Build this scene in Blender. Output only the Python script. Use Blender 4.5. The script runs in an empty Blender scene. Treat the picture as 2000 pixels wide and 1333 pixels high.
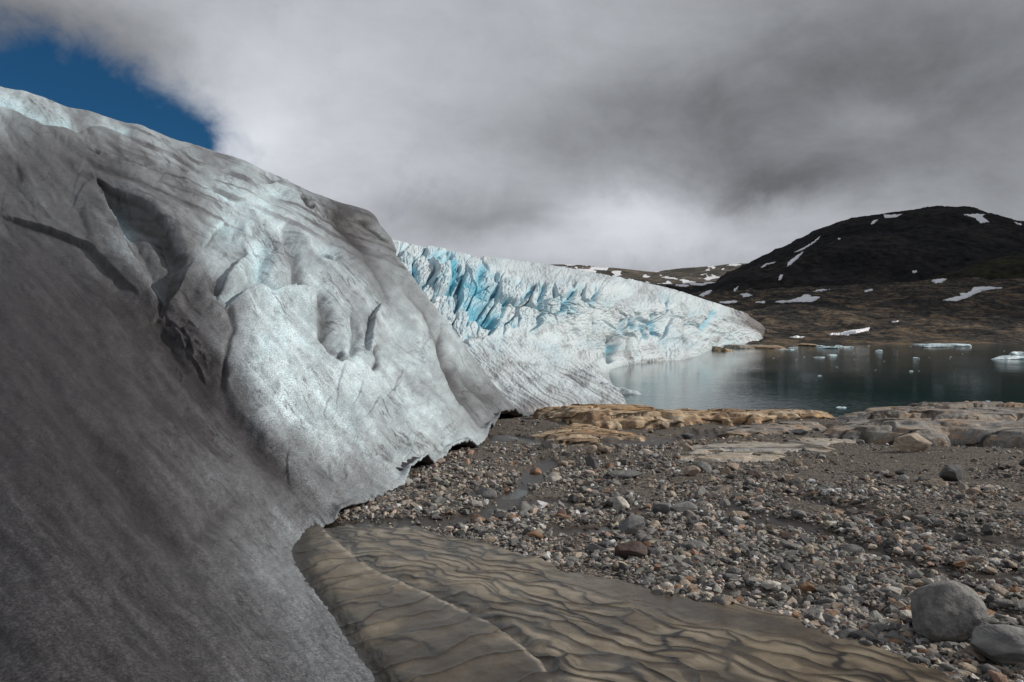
import bpy, math, random
import numpy as np
from mathutils import Vector
from mathutils.bvhtree import BVHTree
rng = np.random.default_rng(7); random.seed(7)
S = bpy.context.scene
COL = S.collection
# ------------------------------------------------------------------ camera, sky, sun, exposure
F, CX, HY, CZ = 1333.0, 1000.0, 645.0, 1.7      # focal length in photo pixels, principal column, horizon row, eye height
cam = bpy.data.cameras.new('camera'); cam.lens = 24.0; cam.sensor_width = 36.0
cam.shift_y = (HY - 666.5) / 2000.0; cam.clip_start = 0.05; cam.clip_end = 20000
camo = bpy.data.objects.new('camera', cam); COL.objects.link(camo)
camo.location = (0, 0, CZ); camo.rotation_euler = (math.radians(90), 0, 0); S.camera = camo
S.view_settings.view_transform = 'Standard'; S.view_settings.look = 'None'
S.view_settings.exposure = 0.0; S.view_settings.gamma = 1.0
SUN_DIR = Vector((0.88, 0.10, 0.50)).normalized()        # towards the sun
SUN_EL = math.asin(SUN_DIR.z); SUN_AZ = math.atan2(SUN_DIR.x, SUN_DIR.y)
sl = bpy.data.lights.new('sun', 'SUN'); sl.energy = 3.4; sl.angle = math.radians(0.8); sl.color = (1.0, 0.95, 0.87)
so = bpy.data.objects.new('sun', sl); COL.objects.link(so)
so.rotation_euler = SUN_DIR.to_track_quat('Z', 'Y').to_euler(); so.location = (50, -20, 60)
LAKE = CZ - 8.0

class NB:
    """tiny node-graph writer"""
    def __init__(s, tree): s.t = tree; s.n = tree.nodes; s.l = tree.links
    def new(s, typ, **kw):
        n = s.n.new(typ)
        for k, v in kw.items(): setattr(n, k, v)
        return n
    def put(s, sock, v):
        if isinstance(v, bpy.types.NodeSocket): s.l.new(v, sock)
        elif v is not None:
            if hasattr(sock.default_value, '__len__') and not hasattr(v, '__len__'): v = (v,) * len(sock.default_value)
            if hasattr(sock.default_value, '__len__') and len(sock.default_value) == 4 and len(v) == 3: v = (*v, 1)
            sock.default_value = v
    def m(s, op, a, b=None, c=None, clamp=False):
        n = s.new('ShaderNodeMath', operation=op); n.use_clamp = clamp
        for i, v in enumerate((a, b, c)):
            if v is not None: s.put(n.inputs[i], v)
        return n.outputs[0]
    def v(s, op, a, b=None, scale=None):
        n = s.new('ShaderNodeVectorMath', operation=op); s.put(n.inputs[0], a)
        if b is not None: s.put(n.inputs[1], b)
        if scale is not None: s.put(n.inputs['Scale'], scale)
        return n.outputs[1] if op in ('LENGTH', 'DOT_PRODUCT') else n.outputs[0]
    def mix(s, f, a, b, mode='MIX'):
        n = s.new('ShaderNodeMix', data_type='RGBA', blend_type=mode)
        s.put(n.inputs[0], f); s.put(n.inputs[6], a); s.put(n.inputs[7], b); return n.outputs[2]
    def ramp(s, f, lo, hi, a=0.0, b=1.0, smooth=True):
        n = s.new('ShaderNodeMapRange', interpolation_type='SMOOTHSTEP' if smooth else 'LINEAR')
        for i, v in enumerate((f, lo, hi, a, b)): s.put(n.inputs[i], v)
        return n.outputs[0]
    def noise(s, vec, scale, detail=4, rough=0.55, dist=0.0, out=0):
        n = s.new('ShaderNodeTexNoise'); s.put(n.inputs['Vector'], vec)
        s.put(n.inputs['Scale'], scale); s.put(n.inputs['Detail'], detail); s.put(n.inputs['Roughness'], rough); s.put(n.inputs['Distortion'], dist)
        return n.outputs[out]
    def voro(s, vec, scale, feature='F1', out='Distance', rand=1.0):
        n = s.new('ShaderNodeTexVoronoi', feature=feature); s.put(n.inputs['Vector'], vec); s.put(n.inputs['Scale'], scale); s.put(n.inputs['Randomness'], rand)
        return n.outputs[out]
    def attr(s, name, out='Fac'): return s.new('ShaderNodeAttribute', attribute_name=name).outputs[out]
    def pos(s): return s.new('ShaderNodeNewGeometry').outputs['Position']
    def comb(s, x, y, z):
        n = s.new('ShaderNodeCombineXYZ')
        for i, v in enumerate((x, y, z)): s.put(n.inputs[i], v)
        return n.outputs[0]
    def sep(s, v):
        n = s.new('ShaderNodeSeparateXYZ'); s.put(n.inputs[0], v); return n.outputs
    def bump(s, h, strength, dist, normal=None):
        n = s.new('ShaderNodeBump'); s.put(n.inputs['Height'], h); s.put(n.inputs['Strength'], strength); s.put(n.inputs['Distance'], dist)
        if normal is not None: s.put(n.inputs['Normal'], normal)
        return n.outputs[0]

# ---- world: Nishita sky seen through a procedural broken cloud deck
W = bpy.data.worlds.new('World'); S.world = W; W.use_nodes = True
w = NB(W.node_tree); w.n.clear()
dirv = w.v('NORMALIZE', w.new('ShaderNodeTexCoord').outputs['Generated'])
dx, dy, dz = w.sep(dirv)
deck = w.comb(w.m('DIVIDE', dx, w.m('ADD', w.m('ABSOLUTE', dz), 0.16)), w.m('DIVIDE', dy, w.m('ADD', w.m('ABSOLUTE', dz), 0.16)), 0.3)
n1 = w.noise(deck, 0.9, 6, 0.55, 0.4); n2 = w.noise(deck, 3.4, 9, 0.6, 0.15); n3 = w.noise(w.v('ADD', deck, (7, 3, 1)), 0.8, 5, 0.5)
n4 = w.noise(dirv, 9.0, 6, 0.6, 0.6); n5 = w.noise(w.v('ADD', dirv, (3, 5, 9)), 3.0, 4, 0.5)
az = w.m('ADD', w.m('ARCTAN2', dx, dy), w.m('MULTIPLY', w.m('SUBTRACT', n4, 0.5), 0.13))
el = w.m('ADD', w.m('ARCSINE', dz), w.m('MULTIPLY', w.m('SUBTRACT', w.noise(w.v('ADD', dirv, (1, 8, 2)), 7.0, 6, 0.6, 0.4), 0.5), 0.10))
def blob(px, py, sx, sy):
    a0 = math.atan((px - CX) / F); c = math.cos(a0); e0 = math.atan((HY - py) / F * c)
    ux = w.m('DIVIDE', w.m('SUBTRACT', az, a0), sx / F * c * c); uy = w.m('DIVIDE', w.m('SUBTRACT', el, e0), sy / F * c)
    return w.m('EXPONENT', w.m('MULTIPLY', w.m('ADD', w.m('MULTIPLY', ux, ux), w.m('MULTIPLY', uy, uy)), -0.5))
def blobs(base, lst):
    acc = base
    for px, py, sx, sy, amp in lst: acc = w.m('MULTIPLY_ADD', blob(px, py, sx, sy), amp, acc)
    return acc
CLOUDS = [(470, 230, 110, 110, .20), (640, 170, 220, 160, .14), (800, 340, 280, 80, .10), (1000, 80, 260, 90, .08),
          (1260, 412, 120, 40, .32), (1120, 480, 210, 35, .20), (1560, 440, 170, 28, .08), (1350, 250, 300, 90, -.11), (1750, 90, 450, 130, -.14),
          (1480, 372, 130, 34, -.17), (930, 425, 190, 36, -.17), (1930, 330, 200, 90, -.08), (1680, 235, 120, 35, .06), (120, 80, 240, 75, -.20), (700, 420, 200, 60, .04)]
br = blobs(0.375, CLOUDS)
br = w.m('ADD', br, w.m('MULTIPLY', w.m('SUBTRACT', n1, 0.5), 0.16))
n6 = w.noise(w.v('MULTIPLY', w.v('ADD', dirv, (2, 2, 4)), (1, 1, 1.7)), 5.0, 10, 0.62, 0.3); n7 = w.noise(w.v('ADD', dirv, (5, 1, 7)), 24.0, 7, 0.6, 0.4)
br = w.m('ADD', br, w.m('MULTIPLY', w.m('SUBTRACT', n2, 0.5), 0.10)); br = w.m('ADD', br, w.m('MULTIPLY', w.m('SUBTRACT', n6, 0.5), 0.24))
br = w.m('MAXIMUM', br, 0.11)
gap = blobs(0.0, [(60, 90, 300, 80, .42), (-150, 200, 230, 95, 1.15), (90, 190, 150, 62, .9), (280, 245, 110, 50, .95), (385, 275, 45, 34, 0.8)])
gap = w.m('ADD', gap, w.m('MULTIPLY', w.m('SUBTRACT', n2, 0.5), 0.35))
gap = w.m('ADD', gap, w.m('MULTIPLY', w.m('SUBTRACT', n4, 0.5), 1.1))
gap = w.m('ADD', gap, w.m('MULTIPLY', w.m('SUBTRACT', n7, 0.5), 0.9))
gapf = w.ramp(gap, 0.12, 1.25)
sky = w.new('ShaderNodeTexSky', sky_type='NISHITA', sun_disc=False); sky.sun_elevation = SUN_EL; sky.sun_rotation = SUN_AZ; sky.altitude = 900
grey = w.comb(w.m('MULTIPLY', br, 0.955), w.m('MULTIPLY', br, 0.99), w.m('MULTIPLY', br, 1.065))
b1 = w.new('ShaderNodeBackground'); w.put(b1.inputs[0], w.mix(1.0, sky.outputs[0], (0.20, 0.60, 0.90), 'MULTIPLY')); b1.inputs[1].default_value = 0.05
b2 = w.new('ShaderNodeBackground'); w.put(b2.inputs[0], grey); b2.inputs[1].default_value = 1.0
ms = w.new('ShaderNodeMixShader'); w.l.new(gapf, ms.inputs[0]); w.l.new(b2.outputs[0], ms.inputs[1]); w.l.new(b1.outputs[0], ms.inputs[2])
wo = w.new('ShaderNodeOutputWorld'); w.l.new(ms.outputs[0], wo.inputs[0])

# ------------------------------------------------------------------ numeric helpers
GR = rng.normal(size=(512, 3)); GR /= np.linalg.norm(GR, axis=1)[:, None]
def _hash(i, j, k, seed):
    h = (i * 73856093) ^ (j * 19349663) ^ (k * 83492791) ^ (seed * 2654435761)
    h = (h ^ (h >> 13)) * 1274126177; return (h ^ (h >> 16)) & 0x7fffffff
def pn(p, seed=0):
    p = np.asarray(p, float); i = np.floor(p).astype(np.int64); f = p - i; u = f * f * f * (f * (f * 6 - 15) + 10)
    out = 0
    for a in (0, 1):
        for b in (0, 1):
            for c in (0, 1):
                g = GR[_hash(i[..., 0] + a, i[..., 1] + b, i[..., 2] + c, seed) & 511]
                d = g[..., 0] * (f[..., 0] - a) + g[..., 1] * (f[..., 1] - b) + g[..., 2] * (f[..., 2] - c)
                out = out + d * (u[..., 0] if a else 1 - u[..., 0]) * (u[..., 1] if b else 1 - u[..., 1]) * (u[..., 2] if c else 1 - u[..., 2])
    return out * 1.6
def fbm(p, o=4, seed=0, gain=0.5, ridged=False):
    p = np.asarray(p, float); r = 0; a = 1.0; tot = 0
    for k in range(o):
        n = pn(p * 2.03 ** k + 17.3 * k, seed + k)
        r = r + a * ((1 - 2 * np.abs(n)) if ridged else n); tot += a; a *= gain
    return r / tot
def P3(*a): return np.stack(np.broadcast_arrays(*[np.asarray(v, float) for v in a]), -1)
def worley(p, seed=0, dim=3):
    p = np.asarray(p, float); i = np.floor(p).astype(np.int64)
    f1 = np.full(p.shape[:-1], 9.0); f2 = f1.copy(); idd = np.zeros(p.shape[:-1])
    for a in (-1, 0, 1):
        for b in (-1, 0, 1):
            for c in ((-1, 0, 1) if dim == 3 else (0,)):
                h = _hash(i[..., 0] + a, i[..., 1] + b, i[..., 2] + c, seed)
                ox = (h & 1023) / 1023; oy = ((h >> 10) & 1023) / 1023; oz = ((h >> 20) & 1023) / 1023
                d = (i[..., 0] + a + ox - p[..., 0]) ** 2 + (i[..., 1] + b + oy - p[..., 1]) ** 2
                if dim == 3: d = d + (i[..., 2] + c + oz - p[..., 2]) ** 2
                d = np.sqrt(d); new = d < f1
                f2 = np.where(new, f1, np.minimum(f2, d)); idd = np.where(new, oz, idd); f1 = np.where(new, d, f1)
    return f1, f2, idd
def ss(x, a, b):
    t = np.clip((x - a) / (b - a), 0, 1); return t * t * (3 - 2 * t)
def line_d(u, v, pts, yk=1.0):
    """distance to a polyline, place along it (0..1), signed side (+ = left of travel, rows downwards)"""
    pts = np.array(pts, float); L = np.hypot(*np.diff(pts, axis=0).T); T = np.concatenate([[0], np.cumsum(L)]) / L.sum()
    best = np.full(u.shape, 1e9); tt = np.zeros(u.shape); sg = np.ones(u.shape)
    for k in range(len(pts) - 1):
        ax, ay = pts[k]; bx, by = pts[k + 1] - pts[k]
        s = np.clip(((u - ax) * bx + (v - ay) * by) / (bx * bx + by * by), 0, 1)
        ex, ey = u - ax - s * bx, (v - ay - s * by) * yk
        d = np.hypot(ex, ey); new = d < best
        best = np.where(new, d, best); tt = np.where(new, T[k] + s * (T[k + 1] - T[k]), tt); sg = np.where(new, np.sign(ex * by - ey * bx), sg)
    return best, tt, sg
def sdpoly(u, v, pts):
    """signed distance to a closed polygon, positive inside"""
    d = line_d(u, v, list(pts) + [pts[0]])[0]; ins = np.zeros(u.shape, bool); n = len(pts)
    for k in range(n):
        x1, y1 = pts[k]; x2, y2 = pts[(k + 1) % n]
        if y1 == y2: continue
        c = ((y1 > v) != (y2 > v)) & (u < (x2 - x1) * (v - y1) / (y2 - y1) + x1); ins ^= c
    return np.where(ins, d, -d)
def U(px, py, d): return P3((np.asarray(px) - CX) / F * d, d, CZ + (HY - np.asarray(py)) / F * d)
def patch(grid, ns, nt):
    """grid[c][r] = (px, py, depth); smooth surface through the points, planes stay planes"""
    g = np.array(grid, float).copy(); g[..., 2] = 1 / g[..., 2]
    def cr(g, x):
        n = g.shape[0]; k = np.clip(np.floor(x).astype(int), 0, n - 2); t = (x - k)[:, None, None]
        ge = np.concatenate([(2 * g[:1] - g[1:2]), g, (2 * g[-1:] - g[-2:-1])]); a, b, c, d = ge[k], ge[k + 1], ge[k + 2], ge[k + 3]
        return 0.5 * (2 * b + (c - a) * t + (2 * a - 5 * b + 4 * c - d) * t * t + (3 * b - a - 3 * c + d) * t ** 3)
    q = cr(g, ns); q = cr(q.transpose(1, 0, 2), nt).transpose(1, 0, 2)
    return U(q[..., 0], q[..., 1], 1 / np.maximum(q[..., 2], 1e-5)), q[..., 0], q[..., 1]
def normals(P, flip=1):
    a = np.gradient(P, axis=0); b = np.gradient(P, axis=1); n = np.cross(a, b); n /= np.linalg.norm(n, axis=-1)[..., None] + 1e-12
    return n * flip
def seg(counts): return np.concatenate([k + np.arange(c) / c for k, c in enumerate(counts)] + [[float(len(counts))]])
def mesh_raw(name, V, faces, mat, attrs=None, smooth=True, parent=None, nv=4):
    me = bpy.data.meshes.new(name); V = np.asarray(V, np.float32).reshape(-1, 3); Fc = np.asarray(faces, np.int32).reshape(-1, nv)
    me.vertices.add(len(V)); me.vertices.foreach_set('co', V.ravel())
    me.loops.add(Fc.size); me.loops.foreach_set('vertex_index', Fc.ravel())
    me.polygons.add(len(Fc)); me.polygons.foreach_set('loop_start', np.arange(0, Fc.size, nv, dtype=np.int32))
    me.polygons.foreach_set('use_smooth', np.full(len(Fc), smooth))
    me.update(calc_edges=True)
    for k, a in (attrs or {}).items():
        a = np.asarray(a, np.float32)
        if a.shape[-1:] == (3,) and a.size == len(V) * 3:
            at = me.attributes.new(k, 'FLOAT_COLOR', 'POINT'); at.data.foreach_set('color', np.concatenate([a.reshape(-1, 3), np.ones((len(V), 1), np.float32)], 1).ravel())
        else:
            at = me.attributes.new(k, 'FLOAT', 'POINT'); at.data.foreach_set('value', a.ravel())
    me.materials.append(mat); o = bpy.data.objects.new(name, me); COL.objects.link(o); o.parent = parent
    return o
def grid_faces(n, m, keep=None, flip=False):
    i = np.arange(n * m).reshape(n, m); f = np.stack([i[:-1, :-1], i[1:, :-1], i[1:, 1:], i[:-1, 1:]], -1)
    if flip: f = f[..., ::-1]
    return (f[keep] if keep is not None else f.reshape(-1, 4))
def grid_mesh(name, P, mat, attrs=None, keep=None, flip=False, smooth=True):
    f = grid_faces(P.shape[0], P.shape[1], keep, flip); V = P.reshape(-1, 3); A = {k: np.asarray(a).reshape(len(V), -1) for k, a in (attrs or {}).items()}
    if keep is not None:
        use, inv = np.unique(f.ravel(), return_inverse=True); f = inv.reshape(-1, 4); V = V[use]; A = {k: a[use] for k, a in A.items()}
    return mesh_raw(name, V, f, mat, A, smooth)
def tag(o, label=None, cat=None, group=None, kind=None):
    for k, v in (('label', label), ('category', cat), ('group', group), ('kind', kind)):
        if v: o[k] = v
    return o

# ------------------------------------------------------------------ materials
def material(name):
    m = bpy.data.materials.new(name); m.use_nodes = True; b = NB(m.node_tree); b.n.clear()
    p = b.new('ShaderNodeBsdfPrincipled'); o = b.new('ShaderNodeOutputMaterial'); b.l.new(p.outputs[0], o.inputs[0]); return m, b, p
def ice_material(name, clean, blue, dirt_shade_c, grain, gain, bump, bdist, rough=0.5, spec=0.5, sss=0.0, spk=0.3, tex=False):
    m, b, p = material(name); pos = b.pos()
    d, bl, ck = b.attr('dirt'), b.attr('blue'), b.attr('crack')
    dst = b.m('MAXIMUM', b.v('LENGTH', pos), 3.0)
    g1 = b.noise(pos, grain, 3, 0.7); g2 = b.noise(pos, grain * 0.22, 4, 0.65); g3 = b.noise(pos, grain * 0.04, 5, 0.6)
    g4 = b.voro(pos, grain * 0.5)
    dd = b.m('ADD', d, b.m('MULTIPLY', b.m('SUBTRACT', g1, 0.5), gain * 1.8))
    dd = b.m('ADD', dd, b.m('MULTIPLY', b.m('SUBTRACT', g2, 0.5), gain * 1.3))
    dd = b.m('ADD', dd, b.m('MULTIPLY', b.m('SUBTRACT', g4, 0.45), gain * 0.5))
    dd = b.m('ADD', dd, b.m('MULTIPLY', b.m('SUBTRACT', g3, 0.5), gain * 0.5)); dd = b.m('MINIMUM', b.m('MAXIMUM', dd, 0.0), 1.12)
    c = b.mix(b.m('MULTIPLY', bl, 1.0, clamp=True), clean, blue)
    if tex:      # film of fine debris and the painted shade darken the ice multiplicatively
        cs_ = b.sep(c); inv = b.m('SUBTRACT', 1.06, dd)
        c = b.comb(*[b.m('MULTIPLY', dirt_shade_c[k], b.m('POWER', b.m('DIVIDE', cs_[k], dirt_shade_c[k]), inv)) for k in range(3)])
    else: c = b.mix(dd, c, dirt_shade_c)
    if tex: tx = b.attr('tex'); c = b.mix(1.0, c, b.comb(tx, tx, tx), 'MULTIPLY')
    c = b.mix(1.0, c, b.comb(*[b.ramp(b.m('ADD', b.m('MULTIPLY', g1, .4), b.m('ADD', b.m('MULTIPLY', g2, .4), b.m('MULTIPLY', g3, .2))), 0.40, 0.60, 1 - spk, 1 + spk, False)] * 3), 'MULTIPLY')
    c = b.mix(1.0, c, b.comb(*[b.ramp(g1, 0.38, 0.62, 1 - spk * 1.5, 1 + spk * 1.5, False)] * 3), 'MULTIPLY')
    c = b.mix(b.m('MULTIPLY', ck, 0.9, clamp=True), c, (0.035, 0.03, 0.028))
    b.put(p.inputs['Base Color'], c)
    b.put(p.inputs['Roughness'], b.ramp(g1, 0.3, 0.7, rough - 0.12, rough + 0.2)); p.inputs['Specular IOR Level'].default_value = spec
    h = b.m('ADD', b.m('MULTIPLY', g1, 0.35), b.m('ADD', g2, b.m('MULTIPLY', g3, 3.0)))
    b.put(p.inputs['Normal'], b.bump(h, bump, bdist))
    if sss:
        p.inputs['Subsurface Weight'].default_value = sss; p.inputs['Subsurface Radius'].default_value = (0.4, 0.8, 1.0); p.inputs['Subsurface Scale'].default_value = 0.08
    return m
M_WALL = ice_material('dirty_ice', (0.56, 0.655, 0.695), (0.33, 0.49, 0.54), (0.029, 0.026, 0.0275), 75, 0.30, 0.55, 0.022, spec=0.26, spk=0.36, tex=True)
M_FRONT = ice_material('blue_ice', (0.71, 0.77, 0.795), (0.13, 0.42, 0.55), (0.13, 0.115, 0.115), 6, 0.28, 0.4, 0.25, spec=.3, spk=.12)
def rock_color(b, pos, tones, scale, stretch=(1, 1, 1)):
    q = b.v('MULTIPLY', pos, stretch); c = tones[0]
    for k, t in enumerate(tones[1:]):
        c = b.mix(b.ramp(b.noise(b.v('ADD', q, (k * 7.3, k * 3.1, k)), scale * (1.0 + 0.6 * k), 5, 0.6, 0.6), 0.42, 0.62), c, t)
    return c
def rock_material(name, tones, scale, stretch=(1, 1, 1), fine=30, bump=0.6, bdist=0.02, rough=0.75, objspace=False, speck=0.35, crack=0.0):
    m, b, p = material(name); pos = b.new('ShaderNodeTexCoord').outputs['Object'] if objspace else b.pos()
    c = rock_color(b, pos, tones, scale, stretch); f1 = b.noise(pos, fine, 5, 0.7); f2 = b.voro(pos, fine * 1.7)
    c = b.mix(1.0, c, b.comb(*[b.ramp(f1, 0.25, 0.75, 1 - speck, 1 + speck, False)] * 3), 'MULTIPLY')
    h = b.m('ADD', b.m('MULTIPLY', f1, 0.7), b.m('MULTIPLY', b.noise(b.v('MULTIPLY', pos, stretch), scale * 3, 6, 0.65, 0.5), 1.5))
    if crack:
        v = b.voro(b.v('ADD', b.v('MULTIPLY', pos, stretch), b.v('SCALE', b.noise(pos, scale * 2, 4, out=1), scale=0.6)), crack, 'DISTANCE_TO_EDGE')
        k = b.ramp(v, 0.0, 0.05, 1, 0); c = b.mix(b.m('MULTIPLY', k, 0.75), c, (0.03, 0.025, 0.02)); h = b.m('SUBTRACT', h, b.m('MULTIPLY', k, 1.2))
    p.inputs['Specular IOR Level'].default_value = .2; b.put(p.inputs['Base Color'], c); b.put(p.inputs['Roughness'], rough); b.put(p.inputs['Normal'], b.bump(h, bump, bdist)); return m

# ------------------------------------------------------------------ the gravel flat (one height function used by everything that stands on it)
def base_z(y): return -0.08 * 0.5 * ((y - 3) + np.sqrt((y - 3) ** 2 + 0.6))
def dg(py):
    m = (np.asarray(py, float) - HY) / F; return np.where(m > 0.5667, CZ / m, (CZ - 0.24) / np.maximum(m - 0.08, 0.004))
CHANNELS = [([(640, 1032), (750, 1026), (850, 1025), (930, 1010), (975, 985), (1010, 955), (1040, 930), (1062, 905)], 15),
            ([(925, 962), (1000, 978), (1100, 975), (1160, 984), (1290, 992)], 9), ([(1420, 985), (1480, 1010), (1540, 1020), (1620, 1040), (1665, 1062), (1720, 1082), (1790, 1103), (1900, 1125), (2060, 1130)], 13),
            ([(1640, 985), (1800, 1032), (1900, 1050), (2100, 1072)], 8), ([(960, 850), (1060, 858), (1150, 868), (1260, 862), (1350, 845), (1480, 846)], 8),
            ([(1080, 1035), (1180, 1030)], 13), ([(1420, 1160), (1500, 1176), (1570, 1185)], 20), ([(1900, 1190), (2100, 1215)], 12), ([(1700, 1195), (1760, 1215), (1800, 1240)], 10), ([(1540, 960), (1640, 985), (1700, 990)], 7), ([(1180, 1005), (1290, 1010)], 6)]
SILT_W = [(566, 1046), (600, 1030), (709, 1030), (807, 1036), (896, 1056), (985, 1076), (1069, 1107), (1207, 1138), (1264, 1158), (1393, 1183), (1501, 1197), (1557, 1222), (1608, 1245), (1694, 1263), (1802, 1306), (1890, 1350), (1990, 1420), (1990, 1700), (950, 1700), (800, 1480), (700, 1345), (655, 1285), (605, 1222), (572, 1150), (556, 1090)]
def silt_sd(pu, pv):
    n = 9 * pn(P3(pu / 60, pv / 30, 0), 5) + 4 * pn(P3(pu / 17, pv / 9, 0), 6); return sdpoly(pu, pv + n, SILT_W)
def edge_y(x, y):   # distance at which the flat breaks off towards the lake, by bearing
    k = x / np.maximum(y, 1) * F + CX; return np.interp(k, [-400, 1050, 1250, 1400, 1600, 1650, 1720, 2000, 3000], [38, 36, 34, 33, 31, 35, 38, 38, 42]) + 0.8 * pn(P3(x / 4, y / 9, 0), 8)
def pix(x, y, z): y = np.maximum(y, 0.3); return CX + F * x / y, HY + F * (CZ - z) / y
def chan(x, y):
    pu, pv = pix(x, y, base_z(y)); a = np.zeros(np.shape(x)); wv = 7 * pn(P3(pu / 45, pv / 22, 3), 9) + 3 * pn(P3(pu / 14, pv / 7, 3), 19)
    for pts, wd in CHANNELS:
        xs = [p[0] for p in pts]; m = (pu > min(xs) - 80) & (pu < max(xs) + 80)
        if not m.any(): continue
        d, t, s = line_d(pu[m], pv[m] + wv[m], pts, 2.2); a[m] = np.maximum(a[m], ss(d, wd * 2.6, wd * 1.2))
    return a
def ground_z(x, y, ch=None):
    z = base_z(y); ch = chan(x, y) if ch is None else ch; far = np.clip(y / 10, 0.5, 2.2)
    z = z + 0.028 * far * fbm(P3(x / 0.9, y / 1.3, 0), 4, 30) + 0.10 * far * pn(P3(x / 3.5, y / 4, 0), 31) * ss(y, 2, 9)
    z = z - ch * 0.045 * far
    e = y - edge_y(x, y); z = z - np.where(e > 0, 0.42 * e + 0.02 * e * e, 0) - np.where(e < 0, 0.25 * np.exp(-(e / 3) ** 2), 0.25)
    pu, pv = pix(x, y, base_z(y)); near = (y < 12) & (y > .4)
    sd = np.full(np.shape(x), -50.0); sd[near] = silt_sd(pu[near], pv[near]); z = z - 0.40 * ss(sd, 2, 40)
    z = z - 0.35 * ss(x, -2.5, -6) * (y > 0)
    return np.maximum(z, LAKE - 3)
q = np.concatenate([np.linspace(2.5, 6.5, 18, endpoint=False), np.geomspace(9.2 - 2.7, 90, 640)])
kk = np.concatenate([np.linspace(-1.6, -0.35, 30, endpoint=False), np.linspace(-0.35, 0.95, 760), np.linspace(0.98, 2.2, 30)])
GY = np.broadcast_to((q - 6.0)[:, None], (len(q), len(kk))).copy(); GX = q[:, None] * kk[None, :]
CHG = chan(GX, GY); GZ = ground_z(GX, GY, CHG)

m, b, p = material('gravel_mud'); pos = b.pos(); wet = b.attr('wet')
f1 = b.noise(pos, 9, 6, 0.65); f2 = b.noise(pos, 90, 4, 0.7); f3 = b.noise(pos, 0.7, 5, 0.6); vz = b.new('ShaderNodeTexVoronoi'); b.put(vz.inputs['Vector'], pos); vz.inputs['Scale'].default_value = 48
vz2 = b.new('ShaderNodeTexVoronoi'); b.put(vz2.inputs['Vector'], pos); vz2.inputs['Scale'].default_value = 22
c = b.mix(b.ramp(f3, 0.35, 0.65), (0.062, 0.048, 0.038), (0.095, 0.08, 0.068)); c = b.mix(b.ramp(f1, 0.4, 0.7), c, (0.06, 0.046, 0.037))
gr = b.mix(b.sep(vz.outputs['Color'])[0], (0.05, 0.045, 0.042), (0.28, 0.245, 0.21)); gr2 = b.mix(b.sep(vz2.outputs['Color'])[1], (0.07, 0.06, 0.055), (0.24, 0.21, 0.18))
dry = b.m('SUBTRACT', 1.0, wet, clamp=True)
c = b.mix(b.m('MULTIPLY', dry, b.ramp(b.sep(vz.outputs['Color'])[2], 0.35, 0.5)), c, gr); c = b.mix(b.m('MULTIPLY', dry, b.ramp(b.sep(vz2.outputs['Color'])[2], 0.6, 0.7)), c, gr2)
c = b.mix(b.m('MULTIPLY', wet, 0.8), c, (0.026, 0.019, 0.014))
b.put(p.inputs['Specular IOR Level'], b.ramp(wet, .2, .9, .1, .4)); b.put(p.inputs['Base Color'], c); b.put(p.inputs['Roughness'], b.ramp(wet, 0.2, 0.9, 0.85, 0.42))
h = b.m('ADD', b.m('MULTIPLY', f2, 0.5), b.m('MULTIPLY', dry, b.m('ADD', b.ramp(vz.outputs['Distance'], 0, 0.6, 1, 0), b.ramp(vz2.outputs['Distance'], 0, 0.6, 1.6, 0))))
b.put(p.inputs['Normal'], b.bump(h, 0.8, 0.016)); M_GROUND = m
grid_mesh('ground', P3(GX, GY, GZ), M_GROUND, {'wet': CHG}, flip=True)['kind'] = 'structure'

# meltwater lying in the channels
m, b, p = material('meltwater'); pos = b.pos(); p.inputs['Base Color'].default_value = (0.022, 0.017, 0.012, 1); p.inputs['Roughness'].default_value = 0.2; p.inputs['IOR'].default_value = 1.25
b.put(p.inputs['Normal'], b.bump(b.noise(pos, 14, 4, 0.6, 0.5), 0.25, 0.02)); M_MELT = m
sm = base_z(GY) - 0.048 * np.clip(GY / 10, 0.5, 2.2) + 0.10 * np.clip(GY / 10, 0.5, 2.2) * pn(P3(GX / 3.5, GY / 4, 0), 31) * ss(GY, 2, 9)
kq = (CHG[:-1, :-1] > 0.15) & (GY[:-1, :-1] > 1) & (GY[:-1, :-1] < 29)
tag(grid_mesh('stream', P3(GX, GY, sm), M_MELT, keep=kq, flip=True), kind='structure', label='shallow dark meltwater threading the gravel')

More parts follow.
